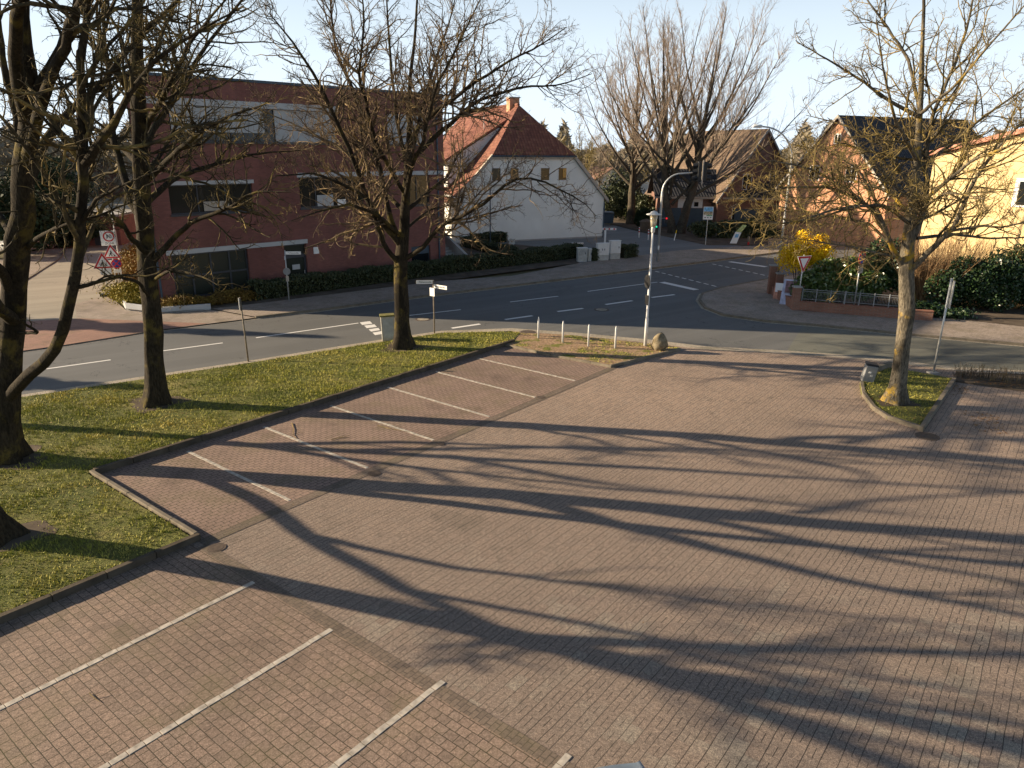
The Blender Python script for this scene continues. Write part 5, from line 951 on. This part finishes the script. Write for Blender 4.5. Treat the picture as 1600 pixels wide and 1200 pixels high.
# name signs: font lettering
def name_sign(lab, c, h, arms, post=m_rust, extra=None, r=.032):
    rt = thing('street_name_sign', lab, 'sign', (c[0], c[1], 0)); pole_p(rt, c, h, r, post)
    for z, yaw, L, hh, txt in arms:
        M = face_m((c[0], c[1], z), yaw, 1); off = L/2+.03
        o = plate(MB(), M, rect(abs(L), hh, off), -.012, .012).build('name_plate', m_signw, rt, bevel=.004)
        if txt: text(txt, hh*.62, m_ink, 'lettering', o, M @ Matrix.Translation((off, 0, .0135)))
    return rt
c = at(679, 521)
rt = name_sign('street name post with two white plates and a small white square by the lone tree', c, 2.5, [(2.42, R(-84), -.80, .17, 'Mühlenstraße'), (2.24, R(-128), .82, .17, 'Bahnhofstraße')])
M = face_m((c.x, c.y, 1.96), R(-128)); plate(MB(), M, rect(.30, .38, -.04), .04, .055).build('small_plate', m_signw, rt)
c = at(452, 473); c = Vector((c.x, c.y, .1))
rt = name_sign('street name post with a round blue sign in front of the brick facade', c, 2.9, [(2.75, R(-84), .82, .17, 'Mühlenstraße'), (2.45, R(-150), -.25, .2, None)], m_galv)
M = face_m((c.x, c.y, 1.75), R(-60)); plate(MB(), M, circ(.2), .04, .055).build('round_plate', m_signg, rt); plate(MB(), M, rect(.16, .3, 0, -.4), .04, .055).build('small_plate', m_cream, rt)
c = at(388, 565); rt = thing('post', 'thin leaning weathered post with a yellow-tipped marker on the verge', 'post', (c.x, c.y, 0))
MB().tube([(c.x, c.y, 0), (c.x-.02, c.y, 1.2), (c.x-.06, c.y, 2.62)], [.036, .034, .03], 10).build('pole', m_rust, rt, True); MB().box((c.x-.05, c.y-.04, 2.35), (.10, .03, .5), R(-60)).build('marker_board', m_black, rt)
MB().box((c.x-.1, c.y-.035, 2.36), (.03, .03, .48), R(-60)).build('marker_edge', m_signw, rt)
c = at(1458, 584); rt = thing('post', 'bare galvanised steel post with a sign board seen edge-on by the right bed', 'post', (c.x, c.y, 0)); pole_p(rt, c, 3.75, .038); MB().box((c.x, c.y, .03), (.34, .34, .08), .2).build('foot', m_conc, rt)
M = face_m((c.x, c.y, 3.15), R(-8)); plate(MB(), M, rect(.42, 1.05), .045, .06).build('sign_board', m_galv, rt)
# yield sign
c = at(1245, 486); c = Vector((c.x, c.y, .09)); rt = thing('yield_sign', 'red and white inverted triangle yield sign in front of the brick pier', 'sign', c); pole_p(rt, c, 2.95, .03, None, 'pole', .09)
M = face_m((c.x, c.y, 2.68), R(-64)); tri = lambda s, k=0: [(0, -s*.577-k), (s*.5, s*.289-k), (-s*.5, s*.289-k)]
plate(MB(), M, tri(1.04), .04, .055).build('sign_plate', m_signw, rt); plate(MB(), M, tri(.96), .056, .06).build('sign_border', m_signr, rt); plate(MB(), M, tri(.62), .061, .065).build('sign_field', m_signw, rt)
# no stopping sign
def nostop(rt, M, rr, k=0.04):
    plate(MB(), M, circ(rr), k, k+.015).build('sign_plate', m_signr, rt); mb = MB()
    for q in range(4):
        a0 = q*math.pi/2+math.pi/4; pts = [(rr*.78*math.cos(a0+t)*1, rr*.78*math.sin(a0+t)) for t in [(-.62+.124*i)+math.pi/4 for i in range(11)]]; cen = a0+math.pi/4; pts = [(rr*.16*math.cos(cen), rr*.16*math.sin(cen))]+pts; plate(mb, M, pts, k+.016, k+.02)
    mb.build('sign_symbol', m_signb, rt)
c = at(1332, 492); c = Vector((c.x, c.y, .09)); rt = thing('no_stopping_sign', 'round red and blue no stopping sign with a striped plate below, before the railing', 'sign', c); pole_p(rt, c, 3.3, .03, None, 'pole', .09)
M = face_m((c.x, c.y, 3.02), R(-52)); nostop(rt, M, .36); M2 = face_m((c.x, c.y, 2.44), R(-52)); o = plate(MB(), M2, rect(.50, .44), .04, .055).build('info_plate', m_cream, rt)
mb = MB(); plate(mb, M2, rect(.34, .03, 0, .12), .056, .058); plate(mb, M2, rect(.42, .02, 0, 0), .056, .058); plate(mb, M2, rect(.30, .03, 0, -.1), .056, .058); mb.build('lines', m_ink, o)
# roadworks and speed signs on the left
c = at(194, 458); c = Vector((c.x+.0, c.y, .05)); Yc = c.y
def spos(px, py, Yv): return dep(px, py, Yv)
rt = thing('speed_zone_sign', 'tall grey pole carrying a white 30 zone sign beside the side street', 'sign', c); p0 = spos(194, 455, Yc); p1 = spos(178, 330, Yc); MB().tube([(p0.x, p0.y, 0), (p0.x, p0.y, p1.z)], .04, 10).build('pole', m_galv, rt)
q = spos(170, 372, Yc-.1); M = face_m(q, R(-62)); o = plate(MB(), M, rect(.84, .84), 0, .015).build('sign_plate', m_signw, rt); q2_ = [(.30*math.cos(t*math.pi/18), .12+.30*math.sin(t*math.pi/18)) for t in range(36)]
o2 = plate(MB(), M, circ(.29, 32, 0, .09), .016, .02).build('sign_ring', m_signr, rt); plate(MB(), M, circ(.22, 32, 0, .09), .021, .024).build('sign_field', m_signw, rt); text('30', .30, m_ink, 'lettering', o, M @ Matrix.Translation((0, .09, .026))); text('ZONE', .17, m_ink, 'lettering', o, M @ Matrix.Translation((0, -.30, .018)))
MB().tube([q, (p0.x, p0.y, q.z)], .02, 6).build('bracket', m_galv, rt)
def warn(lab, px, py, Yv, s, sub, foot=True):
    q = spos(px, py, Yv); rt = thing('roadworks_sign', lab, 'sign', (q.x, q.y, 0)); M = face_m(q, R(-66)); T = lambda s: [(0, s*.577), (-s*.5, -s*.289), (s*.5, -s*.289)]
    plate(MB(), M, T(s*1.06), 0, .015).build('sign_plate', m_signw, rt); plate(MB(), M, T(s), .016, .02).build('sign_border', m_signr, rt); plate(MB(), M, T(s*.7), .021, .024).build('sign_field', m_signw, rt)
    mb = MB(); plate(mb, M, circ(.035, 12, -.02, .13), .025, .028); plate(mb, M, [(-.08, .0), (-.02, .1), (.04, .08), (.0, -.02), (.05, -.16), (.0, -.16), (-.04, -.04), (-.10, -.16), (-.15, -.16)], .025, .028); plate(mb, M, [(.0, .05), (.16, -.10), (.145, -.11), (-.01, .03)], .0285, .031); plate(mb, M, [(.08, -.16), (.15, -.07), (.22, -.16)], .025, .028); mb.build('sign_symbol', m_ink, rt)
    MB().tube([(q.x, q.y+.04, .05), (q.x, q.y+.04, q.z+s*.3)], .025, 8).build('pole', m_galv, rt); return rt, q
rt, q = warn('red-edged roadworks triangle with a name plate, the right one of the two triangles', 174, 396, Yc-.4, .92, True); M = face_m((q.x+.05, q.y, q.z-.50), R(-66)); o = plate(MB(), M, rect(.70, .24), 0, .015).build('name_plate', m_signw, rt); text('Schulweg', .15, m_signr, 'lettering', o, M @ Matrix.Translation((0, 0, .017)))
rt, q = warn('red-edged roadworks triangle lower left with a pale plate under it', 161, 411, Yc-1.2, 1.0, True); M = face_m((q.x+.08, q.y, q.z-.48), R(-66)); plate(MB(), M, rect(.56, .34), 0, .015).build('small_plate', m_signw, rt); MB().box((q.x, q.y+.1, .12), (.9, .3, .14), .3).build('foot', m_black, rt)
q = spos(182, 412, Yc-.4); rt = thing('no_stopping_sign', 'small round no stopping sign among the roadworks signs by the side street', 'sign', (q.x, q.y, 0)); M = face_m(q, R(-60)); nostop(rt, M, .27, 0.0); MB().tube([(q.x, q.y+.03, .05), (q.x, q.y+.03, q.z+.2)], .022, 8).build('pole', m_galv, rt)
M = face_m((q.x, q.y, q.z-.42), R(-60)); plate(MB(), M, rect(.4, .18), .0, .015).build('small_plate', m_signw, rt)
# traffic light mast with arm
c = at(1027, 410); Yt = c.y; rt = thing('traffic_light', 'curved grey mast with a black signal head hanging over the road', 'traffic light', (c.x, c.y, 0)); zt = dep(1055, 270, Yt).z; xe = dep(1092, 268, Yt).x
P = [(c.x, Yt, .05), (c.x, Yt, zt-1.6)]+[(c.x+1.35*(1-math.cos(t)), Yt, zt-1.35+1.35*math.sin(t)-.05) for t in [math.pi/2*i/8 for i in range(9)]]+[(xe, Yt, zt+.08)]
MB().tube(P, [.10, .085]+[.06]*(len(P)-3)+[.05], 12).build('mast', m_galv, rt, True); q = dep(1097, 268, Yt)
for sg in (-1, 1):
    hd = MB(); a = R(25); d_ = Vector((-1*(-sg), .15, 0)).normalized(); hc = Vector((q.x, Yt, q.z))+d_*.2; hd.box(hc, (.26, .42, 1.42), 0); hb = hd.build('signal_head', m_black, rt, bevel=.03)
    for k in (-1, 0, 1):
        hv = MB(); zc = q.z+k*.45; pts = []; cc = hc+d_*.12; hv.tube([Vector((cc.x, cc.y, zc)), Vector((cc.x, cc.y, zc-.05))+d_*.36], [.18, .165], 12, cap=False); hv.build('hood', m_black, hb); lv = MB(); lv.tube([Vector((cc.x, cc.y, zc))+d_*.01, Vector((cc.x, cc.y, zc))+d_*.02], [.10, .10], 12); lv.build('lens', m_black, hb)
MB().box((q.x, Yt-.24, q.z-.05), (.09, .05, 1.75)).build('hanger', m_cream, rt)
for dx, z_, mm, nm in ((-.28, dep(1023, 354, Yt).z, m_gl, 'walk'), (.45, dep(1035, 341, Yt).z, m_rl, 'stop')):
    hb = MB().box((c.x+dx, Yt-.02, z_+(.12 if mm is m_gl else -.12)), (.22, .2, .5)).build('pedestrian_signal', m_black, rt, bevel=.02); MB().disc((c.x+dx, Yt-.13, z_), (0, -1, 0), .07, .02, 14).build('lamp', mm, hb)
    MB().tube([(c.x, Yt, z_), (c.x+dx, Yt, z_)], .02, 6).build('bracket', m_galv, rt)
mb = MB(); mb.tube([(c.x, Yt-.1, 1.0), (c.x, Yt-.1, 1.3)], .06, 8); mb.build('push_button', m_signw, rt)
# curved street lamp by the wall corner
c = at(1212, 455); rt = thing('street_lamp', 'tall street lamp with a curved galvanised arm behind the forsythia', 'street lamp', (c.x, c.y, 0)); top = dep(1228, 240, c.y); P = [(c.x, c.y, .05), (c.x, c.y, 4.0), (c.x, c.y, top.z-.4)]
e_ = dep(1190, 198, c.y+.2); rx = c.x-e_.x
for i in range(1, 10): t = math.pi/2*i/9; P.append((c.x-rx*(1-math.cos(t)), c.y, top.z-.4+(e_.z-top.z+.4)*math.sin(t)))
MB().tube(P, [.08, .065, .05]+[.045]*9, 12).build('pole', m_galv, rt, True); MB().tube([P[-1], (P[-1][0]-.12, c.y, P[-1][2]+.02), (P[-1][0]-.5, c.y, P[-1][2]+.02), (P[-1][0]-.62, c.y, P[-1][2]-.01)], [.05, .10, .09, .03], 10).build('lamp_head', m_alu, rt, True)
# cabinets
def cabinet(lab, px, py, w_, d_, h_, mat, base=.42, doors=1, gr=False):
    c = at(px, py); c = Vector((c.x, c.y+d_/2, .09)); a = R(18); rt = thing('utility_cabinet', lab, 'cabinet', c, 'utility cabinets by the hedge'); n = Vector((math.sin(a), -math.cos(a), 0))
    MB().box((c.x, c.y, .09+base*h_/2*.7), (w_*.96, d_*.94, base*h_*.7), a).build('base', m_cab, rt, bevel=.01); z0 = .09+base*h_*.7+.012
    MB().box((c.x, c.y, (z0+h_)/2), (w_, d_, h_-z0), a).build('body', mat, rt, bevel=.015); MB().box((c.x, c.y, h_+.02), (w_+.05, d_+.05, .05), a).build('roof', m_alu, rt, bevel=.015)
    for i in range(doors):
        off = (i-(doors-1)/2)*w_/doors; t = Vector((math.cos(a), math.sin(a), 0)); p = Vector((c.x, c.y, (z0+h_)/2))+t*off+n*(d_/2+.006); o = MB().box(p, (w_/doors-.04, .012, h_-z0-.08), a).build('door', mat, rt); MB().box(p+n*.015+t*(w_/doors*.3*(1 if i == 0 else -1)), (.04, .03, .14), a).build('handle', m_ink, o)
    if gr:
        mb = MB(); t = Vector((math.cos(a), math.sin(a), 0)); p = Vector((c.x, c.y, .8))+n*(d_/2+.02)
        for k in range(5): mb.tube([p+t*(-.3+.12*k)+Vector((0, 0, -.25+.03*k)), p+t*(-.22+.12*k)+Vector((0, 0, .05)), p+t*(-.1+.1*k)+Vector((0, 0, .25-.02*k))], .012, 4)
        mb.build('graffiti', m_signg, rt)
    return rt
cabinet('low grey graffiti-scribbled cabinet at the end of the long hedge', 909, 411, .78, .32, 1.12, m_cab, .3, 1, True)
cabinet('narrow grey cabinet beside the graffiti-scribbled one', 920.5, 410, .28, .28, 1.0, m_cab, .3)
cabinet('white two-door cabinet with two black handles', 941, 409, .98, .36, 1.38, m_alu, .42, 2)
cabinet('tallest white cabinet with one small black lock', 960, 407, .86, .4, 1.5, m_alu, .42)
# barrier, board, container, planter, small bollards, posts
c = at(945, 381); rt = thing('barrier', 'white post with a red and white barrier arm at the corner of the grey house', 'barrier', (c.x, c.y, 0)); MB().box((c.x, c.y, .62), (.16, .16, 1.2)).build('post', m_signw, rt); x1_ = dep(963, 356, c.y).x; z_ = 1.36; MB().box(((c.x-.35+x1_)/2, c.y, z_), (x1_-c.x+.35, .08, .2)).build('arm', m_signw, rt)
mb = MB()
for k in (.0, .45, .9): mb.box((c.x-.1+k, c.y-.0, z_), (.16, .09, .14))
mb.build('red_bands', m_signr, rt)
c = at(902, 384); tag(MB().box((c.x, c.y, .2), (1.1, .1, .16), R(8)).build('parking_board', m_signw, bevel=.01), 'short white board on the ground before the grey rendered wall', 'board')
c = at(948, 353); rt = thing('waste_container', 'blue-grey wheeled waste container right of the grey rendered house', 'container', (c.x, c.y, 0)); MB().box((c.x, c.y+.5, .82), (1.35, 1.0, 1.1), .1, 1.12).build('body', m_blue, rt, bevel=.03); MB().box((c.x, c.y+.5, 1.5), (1.62, 1.25, .16), .1, .85).build('lid', plain('lid_grey', (.16, .19, .21), .6), rt, bevel=.05); mb = MB()
for k in range(3): mb.box((c.x, c.y-.02+.0, .6+.22*k), (1.3, .05, .04), .1)
mb.build('ribs', m_blue, rt)
for dx in (-.5, .5): MB().disc((c.x+dx, c.y+.1, .14), (1, 0, 0), .12, .06, 12).build('wheel', m_black, rt)
c = at(1009, 361); tag(MB().lathe((c.x, c.y, .05), [(.62, 0), (.70, .9), (.74, .92), (.80, .95), (.45, 1.12), (.05, 1.22)], 20).build('barrel_planter', plain('weathered_wood', (.16, .12, .085), .9, .3, 3, bump=.5)), 'round wooden barrel with a shallow conical lid under the beeches', 'barrel')
for px, py, lab in ((998, 373, 'red and white banded bollard standing clear left of the lamp post'), (1012.5, 376.5, 'red and white banded bollard half hidden by the lamp post')):
    c = at(px, py); rt = thing('banded_bollard', lab, 'bollard', (c.x, c.y, 0), 'red and white bollards'); MB().lathe((c.x, c.y, 0), [(.06, 0), (.06, 1.05), (.03, 1.1), (.0, 1.11)], 12).build('post', m_signw, rt, True)
    for z in (.62, .9): MB().lathe((c.x, c.y, z), [(.064, 0), (.064, .13)], 12).build('band', m_signr, rt)
c = at(1053, 377); rt = thing('marker_post', 'small leaning white post with a yellow top under the forked beech', 'post', (c.x, c.y, 0)); MB().tube([(c.x, c.y, 0), (c.x+.12, c.y, .75)], .045, 8).build('post', m_signw, rt); MB().tube([(c.x+.12, c.y, .75), (c.x+.18, c.y, 1.05)], .047, 8).build('yellow_cap', m_fors, rt)
c = at(1102, 384); rt = thing('information_sign', 'colourful picture information board on a thin post before the dark garages', 'sign', (c.x, c.y, 0)); z0 = dep(1103, 343, c.y).z; z1 = dep(1105, 323, c.y).z; MB().tube([(c.x, c.y, 0), (c.x, c.y, z0+.1)], .035, 8).build('pole', m_galv, rt)
M = face_m((c.x, c.y, (z0+z1)/2), R(-100)); w_, h_ = .86, z1-z0; o = plate(MB(), M, rect(w_, h_), .04, .06).build('board', m_signw, rt); m_skyb = plain('picture_blue', (.2, .45, .7), .6, .4, 6); m_pg = plain('picture_green', (.12, .35, .2), .6, .5, 8)
plate(MB(), M, rect(w_*.92, h_*.33, 0, h_*.30), .062, .064).build('picture_sky', m_skyb, o); plate(MB(), M, rect(w_*.92, h_*.27, 0, -.0), .062, .064).build('picture_town', plain('picture_mixed', (.42, .36, .24), .6, .7, 9), o); plate(MB(), M, rect(w_*.6, h_*.08, w_*.14, -h_*.185), .062, .064).build('picture_band', m_pg, o); mb = MB()
for k in range(3): plate(mb, M, rect(w_*.16, h_*.08, -w_*.28+w_*.28*k, -h_*.34), .062, .064)
mb.build('map_marks', m_signg, o)
c = at(1146, 382); rt = thing('advertising_board', 'bent colourful advertising board leaning by the far pavement', 'board', (c.x, c.y, 0)); s_ = MB().slab([(c.x-.35, c.y, .1), (c.x+.25, c.y-.1, .1), (c.x+.62, c.y, 1.1), (c.x+.1, c.y+.1, 1.15)], .03).build('lower_board', m_signw, rt); MB().slab([(c.x+.12, c.y+.1, 1.17), (c.x+.62, c.y, 1.12), (c.x+1.1, c.y+.1, 1.75), (c.x+.75, c.y+.2, 1.8)], .03).build('upper_board', plain('board_yellow', (.45, .5, .2), .6, .4, 5), rt)
MB().slab([(c.x+.02, c.y-.08, .65), (c.x+.3, c.y-.1, .65), (c.x+.4, c.y-.08, .95), (c.x+.15, c.y-.05, .98)], .02).build('picture', m_skyb, rt)
c = at(1169, 384); rt = thing('hydrant', 'small red-based hydrant post on the far pavement', 'hydrant', (c.x, c.y, 0)); MB().lathe((c.x, c.y, .1), [(.09, 0), (.09, .25)], 12).build('base', m_signr, rt); MB().lathe((c.x, c.y, .35), [(.08, 0), (.1, .1), (.13, .3), (.1, .45), (.02, .52)], 12).build('head', m_rust, rt)
c = at(766, 395); rt = thing('flag_pole', 'plain blue-grey steel pole in the garden bed before the rendered house', 'pole', (c.x, c.y, 0)); pole_p(rt, c, 5.2, .05, m_blue)
c = at(802, 402); rt = thing('garden_sign', 'small pale plate on a thin stick in the garden bed', 'sign', (c.x, c.y, 0)); MB().tube([(c.x, c.y, .1), (c.x, c.y, 1.1)], .02, 6).build('stick', m_galv, rt); MB().box((c.x-.12, c.y-.04, 1.25), (.5, .03, .42), .1).build('plate', m_cab, rt)
# garden wall, piers and railing at the corner
wl_ = [at(1208, 463), at(1241, 486), at(1335, 494), at(1410, 500), at(1455, 503)]
rt = thing('garden_wall', 'low orange-red brick wall with a steel railing around the corner garden', 'wall', (wl_[1].x, wl_[1].y, 0)); mb = MB()
for a, b in zip(wl_, wl_[1:]):
    d_ = b-a; cc = (a+b)/2; mb.box((cc.x, cc.y, .27), (d_.length, .24, .54), math.atan2(d_.y, d_.x))
mb.build('wall', m_redlow, rt); mb = MB()
for a, b in zip(wl_, wl_[1:]): d_ = b-a; cc = (a+b)/2; mb.box((cc.x, cc.y, .565), (d_.length+.02, .3, .05), math.atan2(d_.y, d_.x))
mb.build('coping', m_redlow, rt)
for p, h_ in ((wl_[0]+Vector((0, .5, 0)), 1.75), (wl_[0]+Vector((.25, 0, 0)), 1.35), (wl_[1], 1.3)): o = MB().box((p.x, p.y, h_/2), (.38, .38, h_), R(-5)).build('pier', m_redlow, rt, bevel=.01); MB().box((p.x, p.y, h_+.03), (.46, .46, .06), R(-5)).build('cap', m_conc, o)
mb = MB(); a, b = wl_[1], wl_[3]; d_ = (b-a); L_ = d_.length; t = d_.normalized()
for z in (.70, 1.12, 1.22): mb.tube([a+t*.3+Vector((0, 0, z)), b+Vector((0, 0, z))], .018, 6)
mb.build('rail', m_signg, rt)
for k in range(8): mbp = MB(); p = a+t*(.3+(L_-.35)*k/7); mbp.tube([(p.x, p.y, .55), (p.x, p.y, 1.28)], .03 if k != 3 else .05, 8); mbp.build('rail_post', m_signg, rt)
mb = MB()
for k in range(70): p = a+t*(.35+(L_-.45)*k/69); mb.tube([(p.x, p.y, .7), (p.x, p.y, 1.12)], .006, 4)
mb.build('balusters', m_signg, rt)
# posters leaning on the wall corner
p = at(1216, 468); o = MB().slab([(p.x-.4, p.y-.2, .10), (p.x+.25, p.y-.55, .10), (p.x+.35, p.y-.25, .95), (p.x-.25, p.y+.1, .95)], .02).build('poster', plain('poster_red', (.55, .28, .2), .7, .3, 5)); tag(o, 'faded red and white poster leaning on the brick wall corner', 'poster')
MB().slab([(p.x-.33, p.y-.22, .5), (p.x+.2, p.y-.50, .5), (p.x+.27, p.y-.27, .98), (p.x-.24, p.y+.03, .98)], .012).build('print', m_signw, o)
p = at(1226, 477); o = MB().slab([(p.x-.35, p.y-.1, .10), (p.x+.3, p.y-.5, .10), (p.x+.5, p.y-.1, 1.45), (p.x-.1, p.y+.25, 1.45)], .02).build('poster', plain('poster_lilac', (.42, .46, .62), .6, .3, 3)); tag(o, 'tall lilac and white poster leaning on the wall left of the yield sign', 'poster')
MB().slab([(p.x-.14, p.y-.12, .75), (p.x+.4, p.y-.42, .75), (p.x+.48, p.y-.16, 1.38), (p.x-.02, p.y+.14, 1.38)], .012).build('portrait', plain('poster_portrait', (.2, .12, .13), .6, .6, 6), o)

# ------------------------------------------------------------------ cars
m_tyre = plain('tyre', (.02, .02, .02), .85); m_rim = metal('rim', (.5, .5, .52), .35, .8); m_cglass = glass_m('car_glass', (.015, .018, .02), .05)
def carpaint(name, c): M = Mt(name, .3, .5, .3); M.col(c); M.b.inputs['Coat Weight'].default_value = .6; return M.m
def car(lab, pos, yaw, paint, L=4.3, Wc=1.78, Hc=1.47):
    rt = thing('parked_car', lab, 'car', (0, 0, 0)); hl = L/2
    # side profile stations: x, lower z, belt z, roof z, half width, roof half width
    st = [(-hl, .35, .70, .70, .72, .70), (-hl+.12, .24, .88, .90, .84, .78), (-hl+.5, .20, .93, 1.02, .88, .74), (-hl+1.0, .20, .94, 1.40, .89, .62), (-hl+1.6, .20, .93, Hc, .89, .62), (0, .20, .92, Hc+.0, .89, .63), (.45, .20, .92, 1.42, .89, .62), (1.0, .20, .93, 1.10, .89, .70), (1.25, .20, .92, .97, .88, .78), (hl-.35, .22, .82, .86, .85, .76), (hl-.08, .28, .70, .74, .78, .66), (hl, .36, .60, .60, .68, .6)]
    V = []; n = 10
    for x, z0, zb, zr, w_, wr in st: 
        w_ *= Wc/1.78; wr *= Wc/1.78
        half = [(w_*.92, z0), (w_, z0+.18), (w_, zb-.12), (w_*.97, zb), ((w_*.97+wr)/2+.02, (zb+zr)/2), (wr, zr-.03), (wr*.6, zr+.01*(zr > 1.2)), (0, zr+.03*(zr > 1.2))]
        V += [(x, -y, z) for y, z in half]+[(x, y, z) for y, z in reversed(half[:-1])]
    k = 15; F = [(i*k+j, i*k+j+1, (i+1)*k+j+1, (i+1)*k+j) for i in range(len(st)-1) for j in range(k-1)]+[((i+1)*k, i*k, i*k+k-1, (i+1)*k+k-1)[::-1] for i in range(len(st)-1)]+[tuple(range(k))[::-1], tuple(range((len(st)-1)*k, len(st)*k))]
    mb = MB(); mb.add(V, F); bo = mb.build('body', paint, rt, True)
    gi = [(i*k+j, i*k+j+1, (i+1)*k+j+1, (i+1)*k+j) for i in range(3, 7) for j in (4-1, 4, 9, 10)]; c = Vector((0, 0, 1.0)); mb = MB()
    def gq(idx, out=.008):
        P = [Vector(V[q]) for q in idx]; m_ = sum(P, Vector())/4; nr = (P[1]-P[0]).cross(P[2]-P[0]).normalized(); nr = nr if nr.dot(m_-c) > 0 else -nr; mb.add([m_+(p-m_)*.9+nr*out for p in P], [(0, 1, 2, 3)])
    for i in (3, 4, 5): gq((i*k+3, (i+1)*k+3, (i+1)*k+5, i*k+5)); gq((i*k+11, (i+1)*k+11, (i+1)*k+9, i*k+9))
    mb.build('side_windows', m_cglass, rt); mb = MB(); gq((6*k+5, 6*k+9, 7*k+9, 7*k+5)); mb.build('windscreen', m_cglass, rt); mb = MB(); gq((3*k+5, 3*k+9, 2*k+9, 2*k+5)); mb.build('rear_window', m_cglass, rt)
    for x in (-hl+.82, hl-.86):
        for y in (-1, 1):
            wh = thing('wheel', '', '', (0, 0, 0)); bpy.data.objects.remove(wh); t = MB().disc((x, y*(Wc/2-.1), .31), (0, 1, 0), .31, .2, 24).build('wheel', m_tyre, rt, bevel=.03); MB().disc((x, y*(Wc/2-.0), .31), (0, 1, 0), .2, .03, 20).build('rim', m_rim, t)
    for y in (-1, 1): MB().box((hl-.1, y*.6, .66), (.16, .3, .13), y*-.3).build('headlight', m_signw, rt, bevel=.03); MB().box((-hl+.06, y*.64, .60), (.1, .24, .16), y*.2).build('taillight', m_signr, rt, bevel=.03)
    for y in (-1, 1): MB().box((.75, y*(Wc/2+.06), .98), (.14, .16, .12)).build('mirror', paint, rt, bevel=.03)
    rt.location = pos; rt.rotation_euler = (0, 0, yaw); return rt
pt_ = at(957, 1194, 1.5)
q_ = at(958, 1201, .74); yw = -math.pi/2+.22; c0 = Vector((q_.x, q_.y, 0))+Vector((math.cos(yw), math.sin(yw), 0))*2.12-Vector((-math.sin(yw), math.cos(yw), 0))*.5; car('blue-grey parked car just peeking in at the bottom edge', (c0.x, c0.y, 0), yw, carpaint('paint_blue_grey', (.20, .27, .36)), Hc=1.47)
c = at(22, 345); car('pale blue car parked far away at the left edge', (c.x, c.y, 0), R(20), carpaint('paint_pale_blue', (.45, .55, .62)))
c = at(48, 392); car('white car parked behind bushes left of the side street', (c.x, c.y, 0), R(75), carpaint('paint_white', (.7, .7, .7)))
